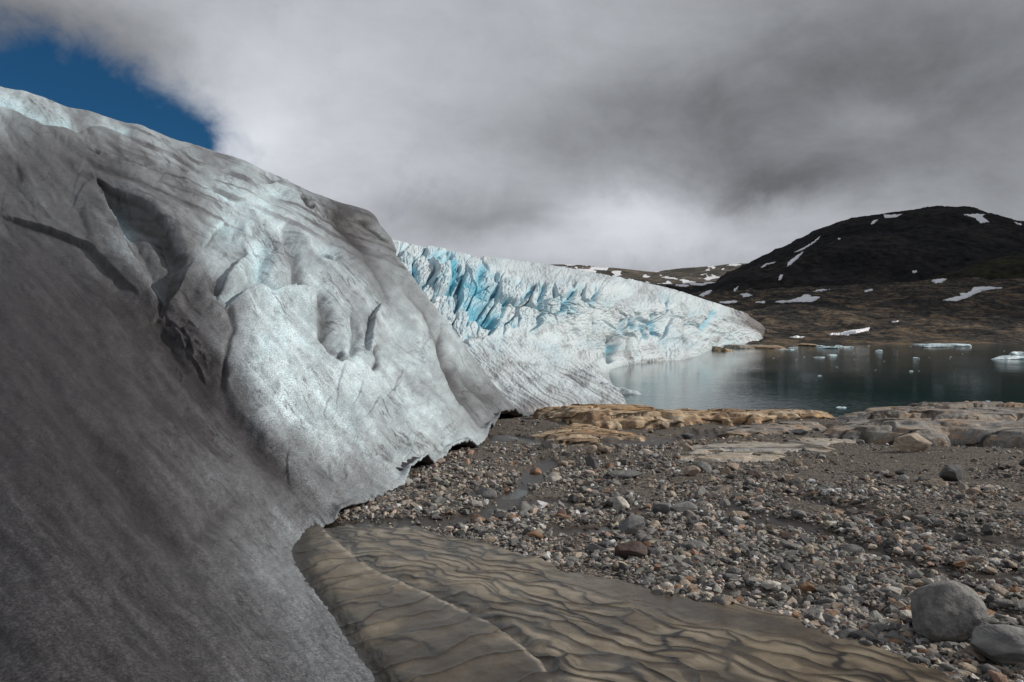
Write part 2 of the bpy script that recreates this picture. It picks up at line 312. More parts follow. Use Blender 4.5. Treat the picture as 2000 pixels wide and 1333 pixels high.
# ------------------------------------------------------------------ dirty ice wall on the left
B = lambda px, py: (px, py, float(dg(py)))
WALL = [
 [(1500, 2600, 1.15), (1100, 2500, 1.1), (500, 2400, 1.0), (-600, 2000, 1.3), (-1600, 1000, 4), (-1900, 100, 12)],
 [(1000, 1750, 2.05), (640, 1700, 1.9), (200, 1600, 1.75), (-400, 1350, 2.6), (-900, 820, 6), (-1000, 130, 14)],
 [B(745, 1340), (520, 1333, 2.95), (170, 1290, 2.6), (-190, 1000, 4.0), (-450, 640, 8), (-500, 140, 17)],
 [B(650, 1200), (450, 1170, 3.9), (170, 1040, 3.9), (-60, 760, 5.8), (-200, 480, 10), (-250, 140, 20)],
 [B(574, 1095), (430, 1000, 5.5), (270, 830, 6.4), (80, 600, 8.6), (-20, 380, 14), (-8, 180, 22)],
 [B(592, 1048), (500, 930, 7.0), (370, 760, 8.3), (200, 540, 10.5), (110, 340, 16), (215, 238, 24)],
 [B(655, 1022), (590, 900, 7.9), (480, 700, 9.4), (350, 490, 12.2), (310, 350, 18), (420, 298, 26)],
 [B(795, 952), (720, 830, 10.3), (620, 670, 11.5), (500, 500, 14.2), (450, 395, 20), (560, 350, 28)],
 [B(885, 897), (825, 790, 13.6), (725, 630, 14.8), (620, 490, 17.6), (580, 425, 23), (645, 386, 29)],
 [B(948, 868), (890, 760, 17.3), (800, 610, 18.8), (700, 500, 21.5), (670, 450, 26), (715, 414, 30)],
 [B(978, 828), (935, 760, 26.5), (855, 645, 26), (775, 540, 27), (735, 480, 29), (748, 447, 31)],
 [B(1046, 806), (1005, 790, 36), (930, 705, 34), (850, 600, 33), (790, 520, 33), (770, 482, 33)],
 [(1030, 808, 42), (985, 795, 42), (905, 715, 41), (825, 610, 41), (765, 530, 41), (745, 500, 41)],
 [(960, 815, 60), (900, 800, 60), (820, 720, 60), (740, 620, 60), (680, 550, 60), (660, 530, 60)]]
for c_ in WALL:
    px, py, d = c_[5]; c_.append((px + 4, py + 14, d * 1.3)); c_.append((px + 8, py + 40, d * 2.2))
ns = seg([20, 50, 80, 90, 90, 90, 100, 110, 100, 90, 90, 60, 14]); nt = seg([150, 150, 150, 130, 120, 30, 8])
P, pu, pv = patch(WALL, ns, nt); N = normals(P)
if (N * (np.array([0, 0, CZ + 1.0]) - P)).sum(-1)[:, :600].mean() < 0: N = -N
D = P[..., 1].clip(1.0, 40)
wu = pu + 9 * fbm(P3(pu / 110, pv / 110, 1), 3, 40) + 3.5 * fbm(P3(pu / 22, pv / 22, 1), 3, 43)
wv = pv + 9 * fbm(P3(pu / 110, pv / 110, 2), 3, 46) + 3.5 * fbm(P3(pu / 22, pv / 22, 2), 3, 49)
disp = np.zeros(pu.shape); crack = np.zeros(pu.shape); blue = np.zeros(pu.shape); dirtx = np.zeros(pu.shape)
def region(pts, pad):
    xs = [a[0] for a in pts]; ys = [a[1] for a in pts]; return (wu > min(xs) - pad) & (wu < max(xs) + pad) & (wv > min(ys) - pad) & (wv < max(ys) + pad)
def groove(pts, wd, amp, cw=0.0, ck=1.0, dirt=0.0):
    r = region(pts, wd * 4); d, t, s = line_d(wu[r], wv[r], pts); tp = np.clip(6 * t * (1 - t), 0, 1) ** 0.6
    disp[r] -= amp * tp * np.exp(-(d / wd) ** 2)
    if cw: crack[r] = np.maximum(crack[r], ck * tp * np.exp(-(d / cw) ** 2))
    if dirt: dirtx[r] += dirt * tp * np.exp(-(d / (wd * 1.6)) ** 2)
def step(pts, W_, amp, side=1, cw=0.0, ck=1.0, under=0.0, bl=0.0, soft=1.5):
    """a lip: the surface on one side stands amp proud of the other and falls away over W_"""
    r = region(pts, W_ + 10); d, t, s = line_d(wu[r], wv[r], pts); s = s * side; sd = s * d; tp = np.clip(6 * t * (1 - t), 0, 1) ** 0.6
    disp[r] += tp * (amp * ss(sd, -soft, soft) * (1 - ss(sd, 0, W_)) - under * ss(-sd, -soft, soft) * (1 - ss(-sd, 0, W_)))
    if cw: crack[r] = np.maximum(crack[r], ck * tp * np.exp(-((sd + cw) / cw) ** 2))
    if bl: blue[r] += bl * tp * ss(-sd, 0, 4) * (1 - ss(-sd, 0, W_))
def bowl(cx, cy, rx, ry, ang, amp, bl=0.0, hard=1.0):
    r = (np.abs(wu - cx) < 3.2 * max(rx, ry)) & (np.abs(wv - cy) < 3.2 * max(rx, ry)); a = math.radians(ang)
    x, y = wu[r] - cx, wv[r] - cy; e = ((x * math.cos(a) + y * math.sin(a)) / rx) ** 2 + ((-x * math.sin(a) + y * math.cos(a)) / ry) ** 2
    g = np.exp(-e ** hard); disp[r] -= amp * g; blue[r] += bl * g
# the big blue hollow and its sharp left lip
def hollow(poly, wd, amp, bl=0.0):
    r = region(poly, 20); sd = sdpoly(wu[r], wv[r], poly); g = ss(sd, 0, wd); disp[r] -= amp * g; blue[r] += bl * g
hollow([(160, 340), (232, 362), (300, 395), (345, 440), (372, 500), (345, 570), (314, 616), (288, 560), (248, 480), (210, 400)], 32, 34)
step([(155, 337), (182, 345), (205, 385), (240, 460), (262, 512), (290, 570), (305, 600), (313, 622)], 80, 16, -1, 3.5, .75, under=18)
step([(160, 338), (200, 352), (245, 374), (290, 400), (325, 435), (345, 488), (380, 500)], 55, 8, 1, 7, .4, under=8)
bowl(240, 410, 26, 48, -35, 8, .9); bowl(225, 390, 16, 30, -35, 0, .5); bowl(290, 470, 30, 50, -20, -8); bowl(300, 540, 16, 34, -10, 5, .5)
step([(0, 425), (60, 440), (115, 455), (170, 480), (200, 510), (240, 560), (268, 590)], 70, 9, 1, 4, .9, under=4)
groove([(268, 590), (300, 640), (330, 660), (400, 745), (470, 830), (540, 920), (600, 990), (650, 1030)], 24, 10, 3, .4, .25)
groove([(300, 625), (318, 640), (345, 690), (372, 720)], 8, 9, 2.0, .4, .4); bowl(330, 622, 16, 10, 30, 10)
for x0, y0, x1, y1 in ((312, 628, 352, 640), (322, 616, 346, 664), (350, 640, 380, 690), (330, 650, 362, 676), (366, 680, 404, 742)): step([(x0, y0), ((x0 + x1) / 2 + 5, (y0 + y1) / 2 - 5), (x1, y1)], 16, 5, 1, 1.2, .4, under=2)
for k in range(16):
    x0, y0 = rng.uniform(310, 400), rng.uniform(610, 720); a = rng.uniform(-.4, 1.3); step([(x0, y0), (x0 + 16 * math.cos(a), y0 + 16 * math.sin(a)), (x0 + 30 * math.cos(a + .3), y0 + 30 * math.sin(a + .3))], 12, 3, 1 if k % 2 else -1, 0, 0, under=1.5)
# fin and scoops of the middle
step([(380, 508), (352, 560), (325, 606), (318, 625)], 34, 12, 1, 3, .55, under=8); step([(380, 508), (398, 540), (412, 570), (450, 596)], 44, 14, -1, 3, .35, under=8)
bowl(440, 465, 38, 46, 10, 13, .32); step([(395, 482), (420, 452), (440, 432)], 24, 6, 1, 2, .5, under=5); step([(425, 590), (440, 545), (470, 505), (490, 490)], 40, -14, 1, 2.5, .3)
bowl(452, 545, 22, 36, 35, -13, .18); bowl(445, 585, 26, 14, 0, 6, .75); bowl(512, 520, 18, 46, 10, 17, .55); bowl(530, 560, 14, 22, 0, 12, .55)
step([(440, 600), (462, 588), (490, 570), (507, 562), (528, 572), (548, 566), (575, 562), (612, 566), (630, 590)], 46, 17, -1, 3.0, .85, under=12)
groove([(398, 600), (420, 590), (446, 604), (455, 640), (440, 690), (436, 740)], 5, 6, 2.2, .5, .15); bowl(448, 742, 9, 17, 10, -9); bowl(440, 730, 12, 26, 0, 8)
groove([(436, 740), (448, 790), (500, 850), (560, 920)], 14, 9, 0, 0, .12)
# rolling bulges above
step([(330, 325), (400, 372), (470, 412), (520, 435), (545, 470), (568, 520), (577, 570)], 70, 13, 1 * -1, 0, 0, under=6)
step([(500, 362), (560, 352), (600, 384), (650, 408), (668, 434)], 40, 7, -1, 4, .5, under=4); bowl(425, 380, 50, 16, 25, 9, .6); bowl(540, 375, 30, 10, 15, 5, .3)
groove([(548, 440), (575, 500), (582, 560)], 14, 12, 0, 0, .1); bowl(548, 522, 9, 9, 0, 5); bowl(560, 575, 22, 12, 0, 8)
bowl(638, 492, 24, 17, 20, 12, .35); step([(620, 500), (636, 490), (652, 506), (668, 498)], 10, 5, 1, 1.6, .4, under=3); bowl(655, 480, 14, 7, 20, -5)
groove([(585, 378), (600, 396), (612, 402)], 6, 9, 4, 1.0, .3); groove([(612, 400), (655, 420), (672, 440), (700, 478), (740, 540), (765, 600)], 13, 5, 4, .35, .28)
groove([(620, 560), (640, 610), (634, 650), (655, 680), (674, 706)], 11, 15, 3, .4, .1); groove([(686, 606), (702, 652), (690, 690), (680, 712)], 8, 13, 2.6, .4, .1)
bowl(672, 690, 13, 26, -8, -10); step([(662, 690), (672, 704), (684, 700)], 12, 7, 1, 2, .8, under=6); bowl(634, 648, 7, 10, 0, 8)
step([(744, 592), (732, 618), (724, 662), (722, 690)], 36, -12, -1, 0, 0, under=-8); step([(820, 690), (832, 712), (846, 744)], 20, 7, -1, 2.2, .5, under=4)
bowl(725, 706, 10, 18, 0, -8); groove([(735, 680), (737, 710), (728, 728)], 5, 10, 3, .9, .2); bowl(700, 665, 12, 40, 0, 8, .2)
groove([(790, 560), (830, 610), (860, 680), (890, 750), (925, 800), (950, 840)], 9, 10, 2.5, .4, .15); groove([(862, 640), (868, 700), (900, 770), (905, 790)], 7, 14, 3, .8, .2); bowl(888, 725, 9, 14, 10, -11)
groove([(880, 690), (930, 760), (975, 800)], 9, 7, 2, .4, .2); bowl(742, 455, 10, 20, -30, 9, .4); bowl(730, 440, 12, 10, 0, 7); groove([(700, 424), (735, 452), (760, 480)], 4, 6, 2, .6, .2)
# upper-left shoulder: blue strip below the crest, thin crevices
step([(-40, 208), (20, 222), (90, 254), (150, 264), (163, 250)], 44, 10, -1, 0, 0, under=9, bl=.75); step([(158, 262), (172, 250), (200, 252), (260, 268)], 30, 8, -1, 0, 0, under=5, bl=.3)
bowl(235, 252, 18, 8, 12, 6, .6); bowl(425, 352, 34, 10, 25, 4, .2)
for pts in ([(168, 288), (182, 292), (196, 297)], [(218, 304), (240, 312), (262, 318), (290, 328)], [(325, 322), (345, 328), (368, 334)]): step(pts, 9, 4, -1, 2.6, .9, under=5)
for pts in ([(150, 400), (158, 440), (170, 470)], [(0, 300), (30, 320), (40, 360)], [(60, 250), (150, 300), (260, 350), (330, 400)], [(110, 300), (180, 360), (230, 430)]): groove(pts, 8, 5, 0, 0, .12)
for pts in ([(380, 690), (440, 720), (500, 800)], [(150, 800), (200, 880), (262, 960), (268, 1000), (270, 1050)], [(250, 700), (300, 760), (400, 850), (480, 920)], [(60, 700), (160, 860), (300, 1020), (420, 1130)], [(480, 960), (430, 1010), (360, 1060)], [(210, 560), (260, 640), (300, 700)]): groove(pts, 20, 9, 2.0, .35, .12)
step([(255, 1120), (266, 1150), (268, 1175)], 26, 5, -1, 2.5, .8, under=3); groove([(400, 770), (430, 800), (470, 855)], 7, 4, 0, 0, -.1)
for k in range(26):      # fine curved cracks and wrinkles over the lower face
    x0, y0 = rng.uniform(560, 880), rng.uniform(700, 960); a = rng.uniform(1.2, 2.2); L = rng.uniform(30, 90); c1 = rng.uniform(-.5, .5)
    pts = [(x0 + math.cos(a + c1 * s) * L * s, y0 + math.sin(a + c1 * s) * L * s) for s in (0, .33, .66, 1)]
    if all(p_[1] < np.interp(p_[0], [560, 650, 800, 950], [960, 990, 920, 840]) for p_ in pts): step(pts, 14, 2.2, 1 if k % 2 else -1, 1.0, .35, under=1.2, soft=1.2)
for k in range(30):
    x0, y0 = rng.uniform(380, 860), rng.uniform(420, 760); bowl(x0, y0, rng.uniform(5, 22), rng.uniform(4, 12), rng.uniform(20, 90), rng.uniform(-4, 5), rng.uniform(0, .15))
# broad body noise: fluting that runs down the fall of the ice
ca, sa = math.cos(math.radians(48)), math.sin(math.radians(48)); al = wu * ca + wv * sa; ac = -wu * sa + wv * ca
disp += 13 * fbm(P3(al / 260, ac / 85, 0), 3, 60) + 1.6 * fbm(P3(al / 90, ac / 34, 4), 3, 64) + .6 * fbm(P3(pu / 14, pv / 14, 7), 3, 68) + .12 * fbm(P3(pu / 3.2, pv / 3.2, 7), 2, 72)
disp *= ss(pv, 100, 160) * (.12 + .88 * ss(np.arange(len(nt)), 0, 55)[None, :])
inn = np.ones(pu.shape); inn *= 1 - ss(np.arange(len(ns)), len(ns) - 30, len(ns) - 15)[:, None]
P = P + N * (.92 * disp * inn * D / F)[..., None]
crack *= 1 - .7 * np.exp(-((wu - 350) / 60) ** 2 - ((wv - 665) / 60) ** 2)
# dirt cover, cloud shade of the lower left painted in: values read off region by region, spread smoothly, broken by streaks
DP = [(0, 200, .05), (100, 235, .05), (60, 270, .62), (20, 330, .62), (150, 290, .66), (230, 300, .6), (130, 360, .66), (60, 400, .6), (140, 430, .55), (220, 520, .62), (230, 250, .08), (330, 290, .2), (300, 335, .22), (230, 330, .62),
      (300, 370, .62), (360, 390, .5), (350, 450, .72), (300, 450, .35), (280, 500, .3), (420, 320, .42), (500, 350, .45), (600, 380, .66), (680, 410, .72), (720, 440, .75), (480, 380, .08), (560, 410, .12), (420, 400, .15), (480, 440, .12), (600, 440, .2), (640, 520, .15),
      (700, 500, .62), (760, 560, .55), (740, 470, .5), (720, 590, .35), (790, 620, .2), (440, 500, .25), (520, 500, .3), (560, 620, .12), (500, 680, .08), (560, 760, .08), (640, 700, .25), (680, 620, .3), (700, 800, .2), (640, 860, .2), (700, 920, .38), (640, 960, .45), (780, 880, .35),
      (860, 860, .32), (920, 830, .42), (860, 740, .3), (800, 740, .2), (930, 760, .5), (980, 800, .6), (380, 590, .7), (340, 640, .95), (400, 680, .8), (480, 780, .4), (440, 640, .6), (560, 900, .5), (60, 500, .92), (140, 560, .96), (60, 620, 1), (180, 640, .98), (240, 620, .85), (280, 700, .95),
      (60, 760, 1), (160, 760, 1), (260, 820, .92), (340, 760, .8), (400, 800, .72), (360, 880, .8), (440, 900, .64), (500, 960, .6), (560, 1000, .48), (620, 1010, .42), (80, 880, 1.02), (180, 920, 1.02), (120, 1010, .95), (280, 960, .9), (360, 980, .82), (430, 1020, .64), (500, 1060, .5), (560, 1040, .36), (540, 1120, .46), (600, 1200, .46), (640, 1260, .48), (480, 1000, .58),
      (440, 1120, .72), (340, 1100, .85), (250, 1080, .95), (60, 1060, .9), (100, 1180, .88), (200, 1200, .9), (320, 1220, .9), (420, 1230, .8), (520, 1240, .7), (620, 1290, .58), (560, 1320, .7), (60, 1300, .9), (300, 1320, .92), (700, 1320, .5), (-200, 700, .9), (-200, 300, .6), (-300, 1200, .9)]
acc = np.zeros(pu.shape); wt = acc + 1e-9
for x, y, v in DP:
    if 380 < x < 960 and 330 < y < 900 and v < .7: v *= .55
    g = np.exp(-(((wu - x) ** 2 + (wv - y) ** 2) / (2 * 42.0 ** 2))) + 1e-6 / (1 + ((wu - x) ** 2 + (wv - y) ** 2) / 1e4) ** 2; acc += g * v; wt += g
dirt = np.clip(acc / wt, 0.02, 1.2) ** .95; dirt_shade0 = np.minimum(dirt, 1.02); calm = .85 - .35 * ss(dirt_shade0, .7, .95); dirt = dirt_shade0 + dirtx * .8 * calm + .10 * calm * fbm(P3(al / 220, ac / 45, 50), 4, 250)
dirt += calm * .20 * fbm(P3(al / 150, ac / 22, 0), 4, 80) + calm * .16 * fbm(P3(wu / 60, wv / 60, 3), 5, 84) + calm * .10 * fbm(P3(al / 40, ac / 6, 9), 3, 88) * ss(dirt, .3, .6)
al3 = wu * .9 + wv * .43; ac3 = -wu * .43 + wv * .9
dirt += .30 * ss(fbm(P3(al3 / 240, ac3 / 9, 60), 4, 260), -.02, .3) * ss(np.arange(len(nt)), 400, 520)[None, :] * ss(pu, 120, 300) * ss(fbm(P3(wu / 90, wv / 50, 61), 2, 265), -.5, .2)
ln1 = np.abs(fbm(P3(wu / 70, wv / 70, 20), 4, 230)); ln2 = np.abs(fbm(P3(al / 120, ac / 16, 22), 4, 234)); gate = ss(fbm(P3(wu / 80, wv / 80, 25), 3, 238), -.1, .35)
dirt += .16 * np.exp(-(ln1 / .010) ** 2) * gate + .3 * np.exp(-(ln2 / .03) ** 2) * ss(fbm(P3(wu / 90, wv / 90, 27), 3, 239), -.05, .3) + .12 * fbm(P3(wu / 14, wv / 14, 28), 4, 240); disp_l = .5 * np.exp(-(ln1 / .02) ** 2) * gate
P = P - N * (disp_l * inn * D / F)[..., None]
dirt += .16 * ss(-disp, 3, 16) - blue * .5
blue = np.clip(blue + .25 * ss(fbm(P3(wu / 90, wv / 90, 8), 3, 90), .1, .6) + .24 * ss(fbm(P3(wu / 45, wv / 70, 9), 3, 93), -.3, .4) + .08, 0, 1)
lp = [(650, 1), (668, 9), (690, 7), (715, 1), (792, 1), (803, 15), (838, 15), (850, 2), (868, 3), (885, 12), (922, 10), (934, 1), (946, 4), (960, 16), (972, 6), (985, 10), (1008, 12), (1022, 2)]
base = P[:, 0].copy(); lift = np.interp(pu[:, 0], [a[0] for a in lp], [a[1] for a in lp], left=1, right=1) * (pv[:, 0] < 1030) * base[:, 1] / F * 1.7
lift += 0.03 + .02 * pn(P3(np.arange(len(ns)) / 7.0, 0, 0), 92) * base[:, 1] / 5
fade = np.exp(-(np.arange(len(nt)) / 26.0) ** 2); gzb = ground_z(base[:, 0], base[:, 1]); gzb = np.where(base[:, 1] < 8, np.maximum(gzb, base_z(base[:, 1]) - .02), gzb)
dz = (gzb + lift - base[:, 2]); dz[len(ns) - 90:] = np.minimum(dz[len(ns) - 90:], 0.5)
P[..., 2] += dz[:, None] * fade[None, :]
base = P[:, 0]; sc = (base[:, 1].clip(2, 40) / 8.0)[:, None] ** .7; rows = []
for k, (inx, dn) in enumerate(((-.02, -.02), (-.10, -.05), (-.45, 0.0), (-1.6, -.1), (-1.9, -1.4))):
    rr = base + np.array([inx, -inx * .25, 0]) * sc; rr[:, 2] = rr[:, 2] + dn * sc[:, 0]; rows.append(rr)
Pf = np.concatenate([np.stack(rows[::-1], 1), P], 1); pad = lambda a, v: np.concatenate([np.repeat(a[:, :1] * 0 + v, 5, 1), a], 1)
ICE_BASE = base.copy()
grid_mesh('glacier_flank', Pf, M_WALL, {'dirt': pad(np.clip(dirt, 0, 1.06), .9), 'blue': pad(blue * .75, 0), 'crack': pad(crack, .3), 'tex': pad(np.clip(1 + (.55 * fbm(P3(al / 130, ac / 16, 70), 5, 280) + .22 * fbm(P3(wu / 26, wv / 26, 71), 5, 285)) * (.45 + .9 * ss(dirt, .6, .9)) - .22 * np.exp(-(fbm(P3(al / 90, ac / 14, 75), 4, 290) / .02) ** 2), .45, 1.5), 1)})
tag(bpy.data.objects['glacier_flank'], 'steep grey-white flank of dirty glacier ice', kind='structure')

# ------------------------------------------------------------------ crevassed blue ice front calving into the lake
FRONT = [
 [(900, 850, 50), (820, 760, 66), (760, 660, 84), (730, 580, 98), (720, 520, 108), (712, 462, 120)],
 [(1000, 822, 47), (900, 745, 63), (830, 650, 82), (800, 570, 96), (790, 515, 106), (775, 474, 118)],
 [(1060, 803, 50), (965, 740, 66), (895, 660, 84), (860, 590, 98), (850, 530, 108), (845, 490, 125)],
 [(1120, 795, 56), (1035, 738, 74), (960, 660, 92), (925, 605, 102), (915, 545, 112), (920, 503, 140)],
 [(1230, 792, 68), (1120, 742, 86), (1040, 680, 102), (1005, 625, 110), (1000, 565, 118), (1010, 514, 165)],
 [(1200, 750, 104), (1150, 716, 112), (1095, 675, 118), (1080, 625, 121), (1078, 568, 126), (1100, 527, 185)],
 [(1196, 727, 135), (1172, 702, 136), (1160, 665, 136), (1158, 615, 138), (1160, 572, 142), (1190, 543, 205)],
 [(1235, 714, 158), (1226, 692, 160), (1216, 660, 163), (1216, 622, 168), (1228, 590, 178), (1250, 555, 240)],
 [(1290, 708, 176), (1288, 685, 180), (1285, 655, 186), (1288, 622, 194), (1298, 592, 206), (1310, 568, 280)],
 [(1345, 704, 188), (1344, 680, 198), (1343, 655, 210), (1346, 628, 224), (1355, 603, 245), (1365, 585, 320)],
 [(1395, 685, 278), (1393, 668, 286), (1394, 650, 296), (1398, 630, 310), (1405, 612, 330), (1412, 598, 380)],
 [(1450, 674, 375), (1448, 663, 381), (1448, 650, 388), (1448, 637, 395), (1450, 624, 405), (1455, 614, 430)],
 [(1484, 671, 430), (1485, 664, 436), (1485, 656, 440), (1486, 650, 445), (1487, 643, 450), (1490, 638, 458)],
 [(1488, 675, 445), (1490, 668, 452), (1491, 662, 458), (1492, 656, 464), (1493, 651, 470), (1495, 648, 480)]]
for c_ in FRONT:
    px, py, d = c_[5]; fr = d > 375; c_.append((px + 3, py + 3, d + 10) if fr else (px + 10, py + 1, d * 1.5 + 40)); c_.append((px + 5, py + 9, d + 30) if fr else (px + 20, py + 16, d * 2.0 + 200))
ns = seg([30, 90, 90, 90, 90, 80, 70, 60, 60, 60, 60, 50, 20]); nt = seg([90, 110, 110, 90, 70, 30, 6])
P, pu, pv = patch(FRONT, ns, nt); N = normals(P)
if (N * (np.array([0, 0, CZ + 1.0]) - P)).sum(-1).mean() < 0: N = -N
D = P[..., 1]; disp = np.zeros(pu.shape); crack = disp.copy(); blue = disp.copy(); dirtx = disp.copy()
wu = pu + 5 * fbm(P3(pu / 40, pv / 40, 1), 4, 140); wv = pv + 5 * fbm(P3(pu / 40, pv / 40, 2), 4, 145)
SERAC = [(740, 480), (830, 470), (900, 485), (1000, 545), (1100, 560), (1168, 560), (1172, 590), (1120, 615), (1050, 650), (960, 655), (920, 660), (860, 690), (800, 620)]
sr = ss(sdpoly(wu, wv, SERAC), -10, 18)
sr2 = np.maximum(0, .8 * np.exp(-((wu - 1245) / 60) ** 2 - ((wv - 640) / 26) ** 2) + .55 * np.exp(-((wu - 1330) / 60) ** 2 - ((wv - 640) / 30) ** 2))
serac = np.clip(np.maximum(sr, sr2), 0, 1); crest_ = ss(np.arange(len(nt)), 330, 400)[None, :] * ss(pu, 1010, 880)
wp = P3(pu / 34 + .5 * pn(P3(pu / 30, pv / 30, 3), 150), (pv + pu * .25) / 44, 0)
f1, f2, idc = worley(wp, 151, 2); blockh = (idc - .5)
g1_, g2_, id2 = worley(P3((pu * .9 + pv * .35) / 11, (pv - pu * .5) / 17, 0) + .3 * fbm(P3(pu / 15, pv / 15, 5), 2, 152)[..., None], 153, 2)
k1 = ss(f2 - f1, .16, 0.0); k2 = ss(g2_ - g1_, .18, 0.0)
disp += serac * (17 * blockh - 15 * k1 + 1.5 * (id2 - .5) - 3 * k2)
bz = fbm(P3(pu / 28, pv / 22, 4), 3, 155)
blue += .55 * serac * (k1 * .95 * ss(bz, -.35, .2) + .6 * k2 * ss(bz, -.1, .4) + .45 * ss(bz, .25, .6) + .25 * ss(idc, .5, .9))
crack += serac * np.clip(k1 - .78, 0, 1) * 1.4 * ss(bz, .1, .4)
groove([(882, 520), (884, 545), (878, 578)], 6, 16, 0); r = region([(870, 520), (890, 580)], 14); d_, t_, s_ = line_d(wu[r], wv[r], [(884, 518), (886, 545), (878, 580)]); blue[r] += 1.2 * np.exp(-(d_ / 7) ** 2); crack[r] += .75 * np.exp(-(d_ / 3) ** 2) * ss(t_, .4, .9)
for pts, wd in (([(1060, 555), (1052, 600)], 5), ([(1095, 585), (1093, 606)], 4), ([(1118, 570), (1108, 600)], 6), ([(940, 530), (935, 545)], 8), ([(990, 590), (975, 622)], 4), ([(1040, 560), (1030, 575)], 6), ([(905, 560), (930, 566)], 14), ([(1000, 640), (985, 625)], 4), ([(830, 555), (822, 570)], 3), ([(808, 520), (812, 545)], 7),
                ([(850, 500), (860, 520)], 8), ([(1275, 620), (1282, 650)], 6), ([(1250, 640), (1262, 655)], 6), ([(1300, 590), (1302, 610)], 3), ([(1212, 628), (1210, 642)], 4), ([(1205, 668), (1195, 690), (1190, 705)], 5), ([(1230, 625), (1232, 640)], 4), ([(1165, 585), (1163, 560)], 3), ([(1395, 610), (1375, 640)], 5), ([(910, 600), (940, 612), (955, 625)], 12)):
    r = region(pts, 40); d_, t_, s_ = line_d(wu[r], wv[r], pts); g = np.exp(-(d_ / wd) ** 2); blue[r] += .75 * g; disp[r] -= 9 * g
groove([(1170, 575), (1166, 600), (1158, 640), (1160, 670)], 7, 12, 2.6, .95); groove([(1215, 655), (1195, 670), (1190, 690), (1196, 708)], 9, 14, 3, .9, .3); groove([(1230, 650), (1225, 690), (1232, 708)], 4, 5, 2, .5, .2)
groove([(890, 520), (895, 545)], 3, 9, 2, .6); bowl(1130, 610, 26, 60, 0, -10); bowl(860, 555, 18, 34, 0, -8); bowl(945, 580, 22, 24, 20, 9, .5)
# broad flutes and gullies running down to the lake; fans on the apron
tt = np.arange(len(nt))[None, :] / len(nt); sc_ = ns[:, None] + .25 * pn(P3(pu / 60, pv / 60, 2), 160)
fl = fbm(P3(sc_ * 2.6 + tt * 2, tt * 4, 0), 4, 161, ridged=True); fl2 = fbm(P3(sc_ * 11, tt * 7, 0), 4, 165)
disp += (8 * fl * ss(fbm(P3(pu / 90, pv / 50, 9), 2, 163), -.6, .5) + 1.5 * fl2) * (1 - .6 * serac) * ss(tt, 0.0, .12) + 4 * fbm(P3(pu / 20, pv / 20, 0), 4, 168) * (.4 + .6 * serac) + 1.3 * fbm(P3(pu / 4, pv / 4, 0), 2, 169)
disp = disp + crest_ * 5 * (idc - .4); top = ss(np.arange(len(nt)), 470, 498)[None, :]; dm = np.interp(ns, [0, 4, 6, 9, 11, 13], [1, 1, 1, .9, .6, .1])[:, None] * (1 - top) * ss(np.arange(len(nt)), 0, 20)[None, :] * (1 - .55 * ss(np.arange(len(nt)), 380, 470)[None, :])
P = P + N * (disp * dm * D / F * 1.25)[..., None]
al2 = pu * .5 + pv * .87; ac2 = pu * .87 - pv * .5; apron = ss(tt, .34, .18) * ss(ns, 6.2, 5.0)[:, None]
dirt = .16 + .5 * apron * ss(fbm(P3(sc_ * 9, tt * 5, 0), 4, 170), -.25, .45) + .5 * ss(fbm(P3(sc_ * 12, tt * 2.2, 3), 4, 174), .18, .5) * ss(tt, .55, .1)
dirt += .22 * ss(tt, .10, 0) + dirtx + .30 * ss(ns, 9.5, 11.2)[:, None] * ss(tt, .5, .72) + .35 * ss(np.hypot((pu - 1040) / 40, (pv - 800) / 24), 1.4, .4) + .14 * fbm(P3(pu / 30, pv / 12, 1), 4, 178)
dirt += .4 * ss(fbm(P3(al2 / 26, ac2 / 3.5, 0), 4, 190, ridged=True), .35, .7) * (1 - .6 * serac) * ss(fbm(P3(pu / 40, pv / 25, 2), 3, 194), -.1, .3); dirt += .8 * ss(ns, 10.2, 12)[:, None] * ss(tt, .45, .7) + .5 * ss(ns, 11.6, 12.4)[:, None]; dirt -= .3 * blue; blue = np.clip(blue * .85 + .10 + .22 * ss(fbm(P3(pu / 50, pv / 30, 9), 3, 180), -.1, .5) * (1 - apron), 0, 1)
e = ss(np.arange(len(nt)), 12, 0)[None, :]; lowz = np.where((ns < 4.4)[:, None], P[..., 2] - 2.5, LAKE - 1.5)
P[..., 2] = np.where(e > 0, P[..., 2] * (1 - e) + lowz * e, P[..., 2])
grid_mesh('glacier_front', P, M_FRONT, {'dirt': np.clip(dirt, 0, 1), 'blue': blue, 'crack': np.clip(crack, 0, 1)})
tag(bpy.data.objects['glacier_front'], 'white and blue crevassed glacier front above the lake', kind='structure')
# low tongue of ice running out on to the water
TS = np.linspace(0, 1, 90); TT = np.linspace(-1, 1, 30)
cx_ = np.interp(TS, [0, .4, .75, 1], [9.6, 12.2, 14.6, 16.3]) ; cy_ = np.interp(TS, [0, 1], [91, 84.5]); wd_ = np.interp(TS, [0, .5, .9, 1], [3.2, 2.0, 1.1, .2])
X_ = cx_[:, None] + .3 * TT[None, :]; Y_ = cy_[:, None] + TT[None, :] * wd_[:, None]
Z_ = LAKE - .3 + (1 - TT[None, :] ** 2) ** .6 * wd_[:, None] * .55 * (1 + .5 * fbm(P3(X_, Y_, 0), 3, 185))
grid_mesh('ice_tongue', P3(X_, Y_, Z_), M_FRONT, {'dirt': .25 + .3 * ss(fbm(P3(X_ * 1.2, Y_ * 2, 0), 3, 187), 0, .5), 'blue': X_ * 0 + .15, 'crack': X_ * 0}, flip=True)
tag(bpy.data.objects['ice_tongue'], 'low white ice tongue reaching into the lake', kind='structure')

